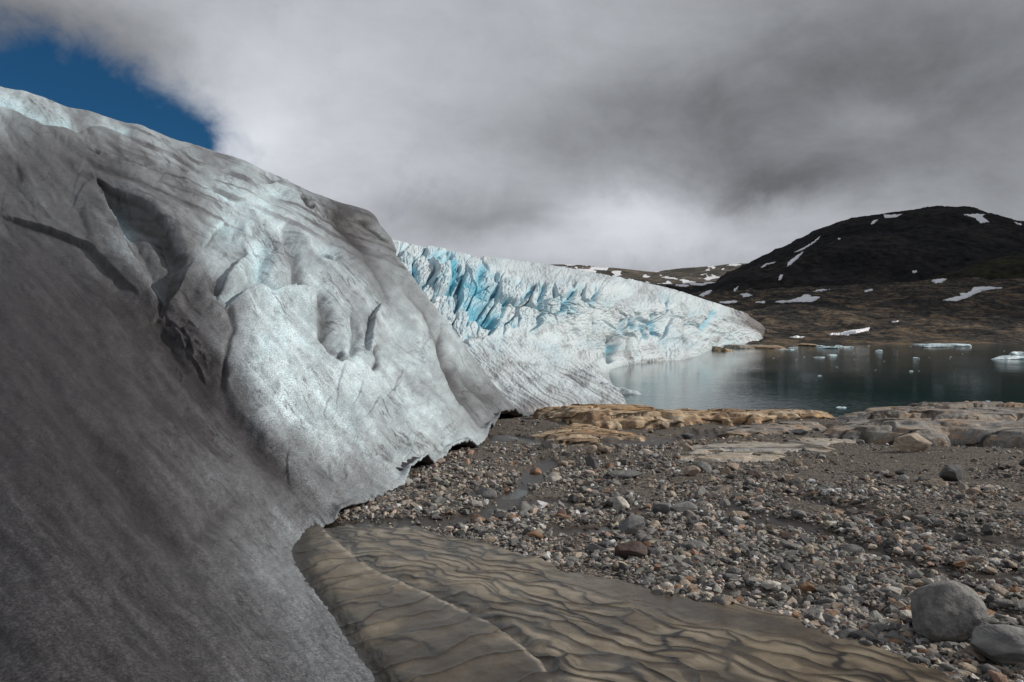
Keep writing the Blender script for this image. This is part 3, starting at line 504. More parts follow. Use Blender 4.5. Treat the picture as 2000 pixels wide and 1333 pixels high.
# ------------------------------------------------------------------ lake
m, b, p = material('lake_water'); pos = b.pos(); wp_ = b.v('MULTIPLY', pos, (1.0, 0.8, 1.0))
p.inputs['Base Color'].default_value = (0.004, 0.030, 0.030, 1); p.inputs['Roughness'].default_value = 0.05; p.inputs['IOR'].default_value = 1.33
hh = b.m('ADD', b.m('MULTIPLY', b.noise(wp_, 1.3, 4, 0.6, 0.3), 1.0), b.m('MULTIPLY', b.noise(wp_, 0.12, 3, 0.5), 2.0))
b.put(p.inputs['Normal'], b.bump(hh, b.ramp(b.noise(pos, 0.015, 3, 0.5), 0.35, 0.65, 0.06, 0.2), 0.2)); M_LAKE = m
lk = mesh_raw('lake', [(-400, 30, LAKE), (1500, 30, LAKE), (1500, 1200, LAKE), (-400, 1200, LAKE)], [(0, 1, 2, 3)], M_LAKE, smooth=False); lk['kind'] = 'structure'

# ------------------------------------------------------------------ land beyond the lake
def land_material(name, tones, scale, stretch, snow_amt=None, fine=0.5, bump=0.6, bd=4, veg=None):
    m, b, p = material(name); pos = b.pos(); c = rock_color(b, pos, tones, scale, stretch)
    f = b.noise(pos, fine, 6, 0.7); c = b.mix(1.0, c, b.comb(*[b.ramp(f, 0.32, 0.68, 0.25, 1.7, False)] * 3), 'MULTIPLY')
    sn = b.attr('snow')
    c = b.mix(b.ramp(b.m('ADD', sn, b.m('MULTIPLY', b.m('SUBTRACT', f, 0.5), 0.5)), 0.45, 0.55), c, (0.80, 0.81, 0.84))
    p.inputs['Specular IOR Level'].default_value = .05; b.put(p.inputs['Base Color'], c); p.inputs['Roughness'].default_value = 0.9
    b.put(p.inputs['Normal'], b.bump(b.m('ADD', f, b.noise(b.v('MULTIPLY', pos, stretch), scale * 2, 6, 0.6)), bump, bd)); return m
M_NEARLAND = land_material('brown_slope', [(0.06, 0.055, 0.051), (0.095, 0.08, 0.067), (0.032, 0.031, 0.030), (0.18, 0.135, 0.095), (0.045, 0.044, 0.043)], 0.02, (1, .5, 3), fine=0.2, bump=.9, bd=5)
M_MOUNT = land_material('dark_rock', [(0.022, 0.0215, 0.023), (0.033, 0.030, 0.029), (0.016, 0.016, 0.018)], 0.004, (1, 1, 1), fine=0.05, bump=.8, bd=8)
M_GREEN = land_material('mossy_slope', [(0.026, 0.026, 0.017), (0.04, 0.036, 0.021), (0.02, 0.02, 0.016)], 0.01, (1, 1, 1), fine=0.08, bump=.8, bd=6)
M_FARHILL = land_material('far_rock', [(0.10, 0.088, 0.075), (0.15, 0.13, 0.105), (0.075, 0.07, 0.062)], 0.006, (1, .5, 2), fine=0.03, bump=.7, bd=10)
def land(name, grid, cs, rs, mat, amp, freq, label, edge=0.25, snow=None, ridged=.5):
    ns, nt = seg(cs), seg(rs); P, pu, pv = patch(grid, ns, nt); q = P / freq
    h = (1 - ridged) * fbm(q, 6, 200) + ridged * fbm(q + 5, 6, 210, ridged=True) * .8
    fadec = ss(nt, 0, edge)[None, :]; P = P.copy(); P[..., 2] += amp * h * fadec * (P[..., 1] / P[..., 1].mean()) ** .5
    sn = np.zeros(pu.shape) if snow is None else snow(P, pu, pv, h)
    o = grid_mesh(name, P, mat, {'snow': sn}); tag(o, label, kind='structure'); return o, P
def L_(y, dd=0): return 8.0 * F / (y - HY) + dd
G = [[(x, 673.5, 378), (x, 668.2, 430), (x, y1, 520), (x, y2, 640), (x, y3, 830), (x, y4, 1050), (x, y4 + 14, 1300)] for x, y1, y2, y3, y4 in
     ((1240, 655, 640, 615, 590), (1400, 652, 635, 605, 576), (1470, 655, 632, 600, 574), (1530, 655, 628, 594, 571), (1600, 654, 625, 590, 568), (1700, 653, 620, 586, 562), (1800, 652, 618, 582, 556), (1900, 652, 615, 578, 552), (2020, 652, 612, 575, 552), (2200, 652, 612, 570, 548), (2500, 652, 612, 570, 548))]
slope_o, slope_P = land('slope', G, [40, 40, 60, 60, 70, 70, 70, 70, 40, 20], [20, 60, 70, 70, 60, 14], M_NEARLAND, 13, 60, 'brown rocky slope rising behind the lake', 1.3, ridged=.6)
prof = [(1300, 612), (1380, 584), (1410, 550), (1440, 538), (1471, 524), (1517, 500), (1560, 478), (1601, 464), (1650, 448), (1700, 436), (1737, 427), (1790, 420), (1853, 419), (1900, 424), (1950, 436), (2000, 447), (2080, 462), (2200, 500), (2400, 560)]
G = [[(x, 600, 1250), (x, 575 + .0 * x, 1420), (x, 560 + (py - 560) * .45, 1650), (x, 560 + (py - 560) * .82, 1950), (x, py + 1.5, 2200), (x + 8, py + 12, 2500), (x + 8, py + 60, 3100)] for x, py in prof]
mount_o, mount_P = land('mountain', G, [20] * 3 + [24] * 12 + [16] * 3, [20, 60, 70, 60, 20, 8], M_MOUNT, 52, 300, 'dark domed mountain with thin snow streaks', .5, ridged=.75)
G = [[(x, 590, 1060), (x, 560 + (py - 560) * .5, 1130), (x, py, 1260), (x, py + 20, 1500)] for x, py in ((1640, 580), (1720, 572), (1800, 556), (1860, 535), (1920, 514), (2000, 497), (2120, 480), (2400, 470))]
green_o, green_P = land('foothill', G, [40] * 6 + [20], [50, 60, 8], M_GREEN, 14, 120, 'dark mossy foothill below the mountain', .5)
def hill_snow(P, pu, pv, h):
    n = fbm(P3(pu / 38, pv / 7, 0), 5, 220) + .25 * fbm(P3(pu / 10, pv / 4, 2), 3, 226)
    bias = .25 * np.exp(-((pu - 1130) / 60) ** 2 - ((pv - 532) / 9) ** 2) + .12 * np.exp(-((pu - 1330) / 60) ** 2 - ((pv - 553) / 8) ** 2)
    return ss(n + bias, .10, .28)
prof2 = [(900, 535), (1000, 528), (1050, 523), (1090, 519), (1130, 520), (1180, 525), (1230, 528), (1275, 533), (1310, 528), (1350, 524), (1400, 521), (1440, 518), (1480, 517), (1560, 520), (1700, 530)]
G = [[(x, 620, 900), (x, 575, 1500), (x, 553, 2300), (x, (py + 545) / 2, 3000), (x, py + 1, 3600), (x, py + 12, 4400)] for x, py in prof2]
far_o, far_P = land('hills', G, [26] * 14, [20, 50, 60, 40, 8], M_FARHILL, 26, 420, 'distant low hills patched with old snow', .4, snow=hill_snow)

# ------------------------------------------------------------------ silt-covered ice bank in the foreground
y_ = np.geomspace(1.75, 7.6, 640); u_ = np.linspace(545, 2060, 860)
GYs = np.broadcast_to(y_[:, None], (640, 860)); GXs = (u_[None, :] - CX) / F * GYs
bu, bv = pix(GXs, GYs, base_z(GYs)); sd = silt_sd(bu, bv)
v1 = (3.6, -3.3); nl = math.hypot(*v1); ex, ey = v1[0] / nl, v1[1] / nl
wx = GXs + .24 * fbm(P3(GXs * 2.1, GYs * 2.1, 0), 3, 301); wy = GYs + .24 * fbm(P3(GXs * 2.1, GYs * 2.1, 4), 3, 304)
a_ = wx * ex + wy * ey; c_ = -wx * ey + wy * ex; size = np.interp(bu, [560, 700, 1000, 1500], [1.5, 1.25, 1.05, .95])
a_ = a_ + .12 * pn(P3(c_ * 3, a_, 0), 310)
def scal(a, c, sa, sc, seed): f1, f2, i = worley(P3(a / sa, c / sc, 0), seed, 2); g1, _, _ = worley(P3(a / sa, (c - .028) / sc, 0), seed, 2); return f1, f2 - f1, i, f1 - g1
f1, ed, idc, slope_ = scal(a_, c_, .50, .14, 311); f1b, edb, idb, slb = scal(a_ + 3, c_, .40, .085, 317)
CR = [(640, 1048), (668, 1078), (700, 1106), (735, 1132), (790, 1160), (860, 1195), (915, 1224), (955, 1248), (1010, 1292), (1060, 1340), (1090, 1400)]
jit = 4 * fbm(P3(bu / 14, bv / 14, 0), 3, 320); cd, ct, cs = line_d(bu, bv + jit, CR, 1.3); cs = cs * cd
left = ss(cs, 5, -5)                                             # the plain slab left of the crack
f1c, edc, idc2, slc = scal(a_ * .35 + c_ * .9 + .25 * fbm(P3(GXs, GYs, 6), 3, 331), a_ * .9 - c_ * .35, .95, .27, 330)
flat = ss(sdpoly(bu, bv + 3 * jit, [(1060, 1112), (1207, 1138), (1393, 1183), (1560, 1224), (1700, 1268), (1560, 1262), (1380, 1232), (1250, 1190), (1120, 1150)]), -22, 14)
amp = (1 - .88 * flat)
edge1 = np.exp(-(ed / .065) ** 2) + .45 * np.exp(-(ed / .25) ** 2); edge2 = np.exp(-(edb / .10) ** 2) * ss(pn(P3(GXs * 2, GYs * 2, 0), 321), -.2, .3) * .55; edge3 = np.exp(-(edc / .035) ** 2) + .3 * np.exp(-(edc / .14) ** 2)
hs = (1 - left) * amp * (.006 * np.exp(-(ed / .16) ** 2) + .002 * edge2 - .004 * slope_ + .002 * (idc - .5)) + left * (.005 * np.exp(-(edc / .12) ** 2) + .004 * (idc2 - .5))
mound = .085 * ss(sd, 0, 330) ** .8 - .0; mound = mound * (1 - .62 * ss(bu, 1050, 1500)) * (1 - .35 * flat)
moat = np.exp(-(line_d(bu, bv + 2 * jit, [(572, 1050), (574, 1100), (606, 1160), (655, 1228), (705, 1290), (755, 1360), (920, 1600)])[0] / 26) ** 2)  # dip along the ice foot; the gap's shade is painted into the colour
hz = .035 + mound + hs + .014 * ss(cs, 3, -3) * ss(cs, -70, -4) - .035 * ss(cs, -2, 3) * ss(cs, 46, 6) - .03 * moat
hz += .004 * fbm(P3(GXs * 12, GYs * 12, 0), 4, 323) + .012 * fbm(P3(GXs * 1.5, GYs * 1.5, 0), 2, 326)
Zs = base_z(GYs) + hz - .20 * ss(sd, 4, -14)
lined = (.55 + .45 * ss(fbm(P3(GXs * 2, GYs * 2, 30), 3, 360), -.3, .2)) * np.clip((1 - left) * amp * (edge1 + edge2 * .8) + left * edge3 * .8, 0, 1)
tone = -.25 * (1 - left) * np.exp(-((bu - 860) / 200) ** 2 - ((bv - 1110) / 60) ** 2) + .75 * (1 - left) * amp * ss(slope_, -.05, .2) + .6 * left * ss(slc, -.05, .2) + .6 * ss(fbm(P3(GXs * 1.3, GYs * 1.3, 5), 4, 340), -.05, .35) + .7 * flat + .8 * moat + .8 * ss(cs, -3, 3) * ss(cs, 48, 8) * (ct < .97) + .55 * ss(sdpoly(bu, bv, [(560, 1030), (720, 1030), (690, 1062), (600, 1100)]), -12, 12) + .75 * left * ss(bv, 1130, 1250) * ss(fbm(P3(GXs * 2.2, GYs * 2.2, 8), 3, 345), -.35, .1)  # includes painted one-sided shade on the scallops and the crack's dark side
lightr = .55 * (1 - left) * amp * ss(f1, .42, .12) * ss(fbm(P3(GXs * 3, GYs * 3, 40), 3, 370), -.2, .3) + np.exp(-((cs + 6) / 5) ** 2) * ss(fbm(P3(GXs * 9, GYs * 9, 0), 3, 350), -.3, .2)  # paler bowl centres; the lit crest along the crack is painted in
m, b, p = material('silty_ice'); pos = b.pos(); ln, tn, li = b.attr('line'), b.attr('tone'), b.attr('light')
g1 = b.noise(pos, 5, 5, 0.6); g2 = b.noise(pos, 110, 3, 0.7)
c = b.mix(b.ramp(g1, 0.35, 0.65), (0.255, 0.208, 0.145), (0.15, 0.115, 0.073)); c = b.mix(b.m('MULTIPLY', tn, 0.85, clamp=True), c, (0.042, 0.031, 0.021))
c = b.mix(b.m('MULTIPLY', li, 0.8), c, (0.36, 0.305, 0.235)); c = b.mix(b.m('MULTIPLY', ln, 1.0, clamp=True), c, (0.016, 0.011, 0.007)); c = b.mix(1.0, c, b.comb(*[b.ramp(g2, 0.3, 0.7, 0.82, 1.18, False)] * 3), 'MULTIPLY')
b.put(p.inputs['Base Color'], c); b.put(p.inputs['Roughness'], b.ramp(tn, 0.2, 1.0, 0.36, 0.24)); p.inputs['Specular IOR Level'].default_value = 0.3
b.put(p.inputs['Normal'], b.bump(b.m('ADD', b.m('MULTIPLY', g2, .5), g1), 0.35, 0.012)); M_SILT = m
kp = (sd[:-1, :-1] > -34)
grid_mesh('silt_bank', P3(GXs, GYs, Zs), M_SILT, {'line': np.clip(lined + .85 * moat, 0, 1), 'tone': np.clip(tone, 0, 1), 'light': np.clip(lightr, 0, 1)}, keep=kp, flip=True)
tag(bpy.data.objects['silt_bank'], 'scalloped bank of ice under brown silt', kind='structure')

# ------------------------------------------------------------------ bedrock ledges along the lip
ORANGE = [(0.50, 0.37, 0.23), (0.50, 0.28, 0.12), (0.56, 0.46, 0.34), (0.24, 0.16, 0.10)]
PALE = [(0.40, 0.385, 0.355), (0.46, 0.40, 0.32), (0.33, 0.33, 0.325), (0.40, 0.33, 0.25)]
BROWN = [(0.26, 0.235, 0.21), (0.14, 0.11, 0.09), (0.34, 0.32, 0.29), (0.38, 0.27, 0.18), (0.23, 0.22, 0.21)]
def ledge(poly, H, w1, tones, seed, label, rough_=.12, stretch=(0.5, 1.6, 2.5), crack=.45, tilt=0.0):
    pts = [((px - CX) / F * float(dg(py)), float(dg(py))) for px, py in poly]; xs = [a[0] for a in pts]; ys = [a[1] for a in pts]
    n1, n2 = 420, 260; pxs = np.linspace(min(a[0] for a in poly) - 40, max(a[0] for a in poly) + 40, n1); yy = np.geomspace(min(ys) * .94, max(ys) * 1.05, n2)
    X = (pxs[:, None] - CX) / F * yy[None, :]; Y = np.broadcast_to(yy[None, :], X.shape); sc = np.clip(Y / 25, .4, 1.6)
    sd = sdpoly(X + .9 * sc * fbm(P3(X / 1.6, Y / 2, 0), 3, seed), Y + 3.0 * sc * fbm(P3(X / 1.6, Y / 3, 3), 3, seed + 1), pts)
    st = fbm(P3(X * .35, Y * .8, 0), 5, seed + 2, ridged=True); f1, f2, idd = worley(P3(X * .38 + .3 * pn(P3(X, Y, 0), seed), Y * .28, 0), seed + 5, 2)
    h = H * np.clip(sd / w1, 0, 1) ** .33 * (.75 + .35 * fbm(P3(X * .22, Y * .2, 0), 3, seed + 4) + tilt * (X - np.mean(xs)) / (max(xs) - min(xs)))
    h = h + ss(sd, 0, w1) * (rough_ * st + rough_ * 2.4 * (idd - .5) - rough_ * .8 * ss(f2 - f1, .10, 0)) * sc ** .5 + .03 * fbm(P3(X * 3, Y * 3, 0), 4, seed + 6)
    stp = .13 * (.6 + .4 * (H > .3)); tq = h / stp + .8 * fbm(P3(X * .9, Y * .6, 7), 3, seed + 9); tf = tq - np.floor(tq); h = .62 * h + .38 * stp * (np.floor(tq) + ss(tf, .72, 1.0) - .3)
    e = Y - edge_y(X, Y); Z = base_z(Y) - .03 - .25 * np.exp(-np.minimum(e, 0) ** 2 / 9) + h - np.where(e > 0, .3 * e, 0) - .5 * ss(sd, .02, -.6)
    Z -= np.where(e < 0, 0, 0)
    mt = rock_material('bedrock_%d' % seed, tones, .55, stretch, fine=5, bump=1.0, bdist=.12, speck=.5, crack=crack)
    o = grid_mesh('bedrock_ledge', P3(X, Y, Z), mt, keep=sd[:-1, :-1] > -1.2); tag(o, label, kind='structure')
ledge([(1058, 826), (1052, 812), (1200, 806), (1300, 808), (1450, 811), (1610, 815), (1618, 822), (1540, 828), (1400, 830), (1290, 836), (1170, 834), (1100, 832)], .62, .8, ORANGE, 401, 'long tawny bedrock ledge along the lake edge')
ledge([(1040, 855), (1060, 842), (1120, 838), (1200, 842), (1245, 850), (1240, 858), (1180, 864), (1090, 862)], .22, 1.0, ORANGE, 421, 'low striped tan slab beside the ice', .06, (.25, 2.2, 2))
ledge([(1395, 850), (1440, 838), (1520, 834), (1600, 834), (1620, 842), (1560, 850), (1480, 854)], .25, .7, BROWN, 441, 'low brown bedrock hummock below the ledge', .10)
ledge([(1262, 896), (1320, 880), (1400, 866), (1500, 860), (1620, 852), (1680, 858), (1640, 872), (1560, 884), (1480, 893), (1400, 901), (1310, 905)], .14, .8, PALE, 461, 'smooth pale grey ice-polished slab', .035, (.3, 1.8, 1.5), .25)
ledge([(1618, 862), (1612, 834), (1680, 818), (1760, 812), (1900, 812), (2060, 812), (2300, 815), (2500, 850), (2300, 880), (2080, 884), (1960, 872), (1840, 866), (1740, 868)], .58, 1.4, BROWN, 481, 'broad brown and grey bedrock dome by the water', .13, (.4, 1.3, 2))
ledge([(1840, 906), (1900, 896), (2000, 892), (2150, 896), (2150, 912), (2000, 918), (1900, 915)], .08, .6, BROWN, 501, 'flat rusty bedrock showing through the gravel', .03)

# ------------------------------------------------------------------ stones
import bmesh
def hull(seed, n=13, el=(1, .8, .62)):
    r = np.random.default_rng(seed); q = r.normal(size=(n, 3)); q /= np.linalg.norm(q, axis=1)[:, None]; q *= np.array(el) * r.uniform(.85, 1.1, (n, 1))
    bm = bmesh.new(); [bm.verts.new(v) for v in q]; bmesh.ops.convex_hull(bm, input=bm.verts)
    bmesh.ops.triangulate(bm, faces=bm.faces); bm.verts.index_update(); lone = [v for v in bm.verts if not v.link_faces]; bmesh.ops.delete(bm, geom=lone, context='VERTS'); bm.verts.index_update()
    V = np.array([v.co[:] for v in bm.verts]); Fc = np.array([[v.index for v in f.verts] for f in bm.faces]); bm.free(); return V, Fc
def rock(seed, sub=4, cuts=11, lo=.62, hi=.95, el=(1, .75, .6), rough=.03, round_=0.0):
    r = np.random.default_rng(seed); bm = bmesh.new(); bmesh.ops.create_icosphere(bm, subdivisions=sub, radius=1.0); bm.verts.index_update()
    V = np.array([v.co[:] for v in bm.verts]); Fc = np.array([[v.index for v in f.verts] for f in bm.faces]); bm.free()
    for k in range(cuts):
        n = r.normal(size=3); n /= np.linalg.norm(n); h = r.uniform(lo, hi); d = V @ n - h; V = V - np.outer(np.where(d > 0, d, 0), n) * (1 - round_)
    V = V * (1 + .10 * fbm(V * 1.1 + seed, 3, seed)[:, None]); N_ = V / np.linalg.norm(V, axis=1)[:, None]
    V = V + N_ * (rough * fbm(V * 5 + seed, 4, seed + 3) + rough * .5 * fbm(V * 3 + seed, 3, seed + 9, ridged=True))[:, None]
    return V * np.array(el), Fc
STONE = {'grey': [(0.21, 0.205, 0.195), (0.27, 0.26, 0.245), (0.14, 0.14, 0.14)], 'dark': [(0.085, 0.083, 0.085), (0.12, 0.118, 0.115), (0.06, 0.058, 0.058)],
         'tan': [(0.38, 0.31, 0.24), (0.45, 0.38, 0.30), (0.28, 0.22, 0.17)], 'rust': [(0.30, 0.17, 0.10), (0.38, 0.25, 0.16), (0.20, 0.12, 0.08)],
         'white': [(0.56, 0.53, 0.48), (0.62, 0.58, 0.53), (0.42, 0.39, 0.35)], 'redbrown': [(0.12, 0.075, 0.06), (0.17, 0.12, 0.10), (0.08, 0.06, 0.055)]}
MST = {k: rock_material('stone_' + k, v, 1.6, (1, 1, 2.5), fine=11, bump=.55, bdist=.05, objspace=True, speck=.4) for k, v in STONE.items()}
MST['banded'] = rock_material('stone_banded', [(0.20, 0.20, 0.195), (0.30, 0.29, 0.27), (0.15, 0.15, 0.15)], 1.2, (.6, .6, 6), fine=10, bump=.7, bdist=.05, objspace=True, speck=.3)
MST['granite'] = rock_material('stone_granite', [(0.19, 0.185, 0.18), (0.235, 0.225, 0.215), (0.15, 0.145, 0.14)], .9, fine=26, bump=.8, bdist=.03, objspace=True, speck=.65)
def gz1(x, y): return float(ground_z(np.array([x]), np.array([y]))[0])
BIG = [ # px, base row, width, height, kind, tilt/turn, name, label
 (1853, 1256, 150, 118, 'granite', (0, 4, 20), 'boulder', 'largest rounded speckled grey boulder beside the silt bank'),
 (1962, 1304, 128, 72, 'banded', (4, -6, -15), 'boulder', 'flat-topped grey-tan boulder cut by the photo corner'),
 (1787, 883, 74, 36, 'tan', (0, 3, 10), 'boulder', 'blocky tan boulder standing before the bedrock dome'),
 (1861, 944, 66, 34, 'dark', (0, -10, 25), 'boulder', 'dark grey angular boulder on the open mud at right'),
 (1231, 1096, 66, 34, 'redbrown', (0, 0, 5), 'rock', 'flat-topped dark red-brown rock near the silt bank'),
 (950, 965, 42, 19, 'grey', (0, 14, 10), 'rock', 'pale wedge-shaped rock lying in the meltwater'),
 (933, 1021, 30, 17, 'rust', (0, 0, 0), 'rock', 'rounded orange-tan rock in the stream by the ice'),
 (1294, 993, 48, 24, 'grey', (0, -12, 10), 'rock', 'smooth grey rock leaning left of the banded one'),
 (1334, 994, 56, 20, 'banded', (0, -8, 0), 'rock', 'low rock with pale and grey bands beside the smooth grey one'),
 (1214, 983, 34, 23, 'white', (0, 0, 30), 'rock', 'pale angular rock in front of a round grey cobble'),
 (1200, 968, 21, 15, 'grey', (0, 0, 0), 'rock', 'small round grey cobble behind the pale angular rock'),
 (1234, 1043, 58, 34, 'grey', (0, -18, 8), 'rock', 'grey pointed slab sloping down to the left'),
 (1083, 941, 28, 19, 'white', (0, 0, 20), 'rock', 'striped whitish block near the stream bend'),
 (1222, 933, 66, 14, 'grey', (0, 0, 0), 'rock', 'long flat blue-grey slab level with the gravel'),
 (1046, 921, 25, 12, 'rust', (0, 0, 0), 'rock', 'small orange rock above the stream bend'),
 (1351, 929, 34, 19, 'tan', (0, 10, 0), 'rock', 'pinkish tan rock against a grey one'),
 (1374, 922, 34, 20, 'grey', (0, -20, 0), 'rock', 'grey rock tucked behind the pinkish tan one'),
 (1304, 916, 14, 13, 'white', (0, 0, 0), 'rock', 'small white upright cobble near the pale slab'),
 (1204, 914, 17, 11, 'white', (0, 0, 0), 'rock', 'small white rock behind the long flat slab'),
 (1190, 916, 17, 10, 'rust', (0, 0, 0), 'rock', 'yellowish cobble beside the small white rock'),
 (1157, 892, 26, 18, 'tan', (0, 0, 10), 'rock', 'left one of two tan blocks touching each other'),
 (1183, 892, 32, 15, 'tan', (0, 0, -10), 'rock', 'right one of two tan blocks touching each other'),
 (1430, 918, 30, 15, 'tan', (0, -18, 0), 'rock', 'slanting tan splinter of rock below the pale slab'),
 (1418, 925, 20, 13, 'tan', (0, 0, 0), 'rock', 'rounded tan rock below the slanting splinter'),
 (1473, 930, 28, 14, 'redbrown', (0, 0, 0), 'rock', 'dusky pink-brown rock among grey cobbles'),
 (1537, 931, 28, 12, 'tan', (0, 5, 0), 'rock', 'low tan rock left of the open mud'),
 (1552, 948, 26, 14, 'dark', (0, -10, 0), 'rock', 'dark tilted rock just below the low tan one'),
 (1558, 905, 18, 14, 'tan', (0, 0, 0), 'rock', 'tan pointed cobble below the bedrock slab'),
 (1506, 1153, 42, 15, 'white', (0, -3, -8), 'rock', 'whitish flat rock at the edge of wet mud'),
 (1711, 1244, 31, 24, 'grey', (0, 0, 10), 'rock', 'rounded grey rock left of the largest boulder'),
 (1831, 955, 40, 15, 'tan', (0, 5, 0), 'rock', 'flat tan rock in front of the dark angular boulder'),
 (1904, 970, 28, 13, 'tan', (0, 3, 0), 'rock', 'pale low rock right of the dark angular boulder'),
 (1763, 939, 27, 13, 'grey', (0, 0, 0), 'rock', 'grey rounded rock on the mud left of the dark boulder'),
 (1737, 931, 22, 9, 'redbrown', (0, 0, 0), 'rock', 'low brown rock left of two grey ones'),
 (1757, 925, 16, 9, 'dark', (0, 0, 0), 'rock', 'small dark rock behind the rounded grey one'),
 (1437, 1089, 20, 18, 'tan', (0, 0, 45), 'rock', 'tan pyramid-shaped rock amid the cobbles'),
 (1262, 1070, 18, 13, 'rust', (0, 0, 0), 'rock', 'small orange rock just above the red-brown one'),
 (1444, 1003, 40, 13, 'tan', (0, 0, 0), 'rock', 'long low tan rock beside the thin stream'),
 (1342, 842, 26, 11, 'grey', (0, 0, 0), 'rock', 'grey rock below the tawny ledge'),
 (1298, 836, 22, 14, 'tan', (0, -20, 0), 'rock', 'tan rock leaning against the tawny ledge'),
 (1580, 1175, 22, 16, 'grey', (0, 0, 20), 'rock', 'pale grey rock at the mud above the bank edge'),
 (1356, 1075, 52, 14, 'grey', (0, 12, 6), 'rock', 'flat dark-edged grey slab between cobbles'),
 (1560, 856, 30, 13, 'grey', (0, 0, 0), 'rock', 'grey rock resting on the right end of the pale slab'),
 (1940, 1180, 26, 18, 'dark', (0, 0, 0), 'rock', 'dark rock by the right picture edge')]
for i, (px, py, wp, hp, kd, rot, nm, lb) in enumerate(BIG):
    d = float(dg(py)); W2 = wp * d / F; H2 = hp * d / F * .98; big = wp > 100
    el = (1, .8, 1.0); V, Fc = rock(900 + i * 7, 5 if wp > 60 else 4, 12 if big else 14, .5 if kd != 'granite' else .62, .88, el, .015, .34 if kd == 'granite' else .04)
    R_ = np.array(Vector((0, 0, 0)).to_tuple()); from mathutils import Euler
    Mx = np.array(Euler([math.radians(a) for a in rot]).to_matrix()); V = V @ Mx.T
    V /= (V.max(0) - V.min(0)); V -= (V.max(0) + V.min(0)) / 2; dep = min(W2 * .75, W2 * .75)
    V = V * np.array([W2, dep, H2 * 1.25]); yc = d + dep * .32; xc = (px - CX) / F * yc
    o = mesh_raw(nm, V, Fc, MST[kd], nv=3); o.location = (xc, yc, gz1(xc, yc) + H2 * .5 - H2 * .1)
    tag(o, lb, 'boulder' if nm == 'boulder' else 'rock')
# ----- gravel: everything loose on the flat; the largest stones become objects of their own
def stone_field(n, seed):
    r = np.random.default_rng(seed); pu = r.uniform(-60, 2420, n * 2); pv = r.triangular(805, 930, 1480, n * 2)
    d = dg(pv); x = (pu - CX) / F * d; cont = ICE_BASE; o = np.argsort(cont[:, 1]); icex = np.interp(d, cont[o, 1], cont[o, 0])
    ok = (silt_sd(pu, pv) < -1) & (x > icex - .15 * d / 8) & (d < 29); ok &= r.uniform(size=len(pu)) > .97 * chan(x, d)
    mud = np.exp(-((pu - 1800) / 260) ** 2 - ((pv - 905) / 48) ** 2) + .8 * np.exp(-((pu - 1120) / 60) ** 2 - ((pv - 1040) / 20) ** 2) + .6 * np.exp(-((pu - 1500) / 90) ** 2 - ((pv - 1170) / 22) ** 2) + .5 * np.exp(-((pu - 2000) / 200) ** 2 - ((pv - 1060) / 50) ** 2)
    patchy = fbm(P3(x / 1.1, d / 1.4, 0), 4, 610); ok &= r.uniform(size=len(pu)) > np.clip(.75 * mud + 1.2 * ss(patchy, .12, -.4) - .1, 0, .96)
    s = np.interp(pv, [840, 920, 1050, 1200, 1450], [3.4, 4.8, 7.2, 10.5, 16]) * np.exp(r.normal(size=len(pu)) * .58) * .94 * (1 - .35 * np.clip(mud, 0, 1)) * (1 + .35 * patchy)
    s = np.minimum(s, 44); return pu[ok][:n], pv[ok][:n], d[ok][:n], x[ok][:n], s[ok][:n]
pu, pv, d, x, s = stone_field(88000, 77)
r = np.random.default_rng(5); nb = 520; tb = r.uniform(size=nb)    # washed cobbles along the edge of the silt bank
eb = np.array([(1264, 1150), (1393, 1172), (1520, 1196), (1600, 1222), (1694, 1250), (1802, 1292), (1900, 1345)], float)
bx_ = np.interp(tb, np.linspace(0, 1, 7), eb[:, 0]) + r.normal(size=nb) * 26; bt = np.interp(tb, np.linspace(0, 1, 7), eb[:, 1]) - np.abs(r.normal(size=nb)) * np.interp(tb, [0, .4, 1], [10, 30, 45]) + 4
okb = silt_sd(bx_, bt) < 2; bx_, bt = bx_[okb], bt[okb]; db = dg(bt); nb = len(bx_); band = np.concatenate([np.zeros(len(pu), bool), np.ones(nb, bool)])
pu = np.concatenate([pu, bx_]); pv = np.concatenate([pv, bt]); d = np.concatenate([d, db]); x = np.concatenate([x, (bx_ - CX) / F * db]); s = np.concatenate([s, r.uniform(10, 27, nb)])
size = s * d / F; n = len(pu); r = np.random.default_rng(99)
for i, (px, py, wp, hp, kd, rot, nm, lb) in enumerate(BIG):      # keep clear of the bigger rocks
    if wp > 24: size = np.where((np.abs(pu - px) < wp * .45) & (pv < py - hp * .05) & (pv > py - hp * .7), 0, size)
keep = size > 0; pu, pv, d, x, size, s, band = [a[keep] for a in (pu, pv, d, x, size, s, band)]; n = len(pu)
gzv = ground_z(x, d); kinds = list(STONE); pick = r.choice(6, n, p=[.42, .22, .22, .05, .06, .03]); pick = np.where(band & (r.uniform(size=n) < .7), r.choice([0, 2, 4], n, p=[.5, .32, .18]), pick)
tint = np.array([STONE[k][0] for k in kinds])[pick] * r.uniform(.62, 1.3, (n, 1)) * r.uniform(.94, 1.06, (n, 3)); tint = np.clip((tint * .62 + .38 * tint.mean(1, keepdims=True)) * 1.08 * np.array([1.04, 1.0, .96]), .02, .55)
inview = (pu > 5) & (pu < 1995) & (pv < 1328); score = np.where(inview, s * np.where(size < .3, 1, .6), 0); ind = np.argsort(-score)[:260]; isind = np.zeros(n, bool); isind[ind] = True
PROT = [rock(2000 + k, 3, 15, .42, .82, (1, .8, .62), .02, .0) for k in range(9)]; meshes = {}
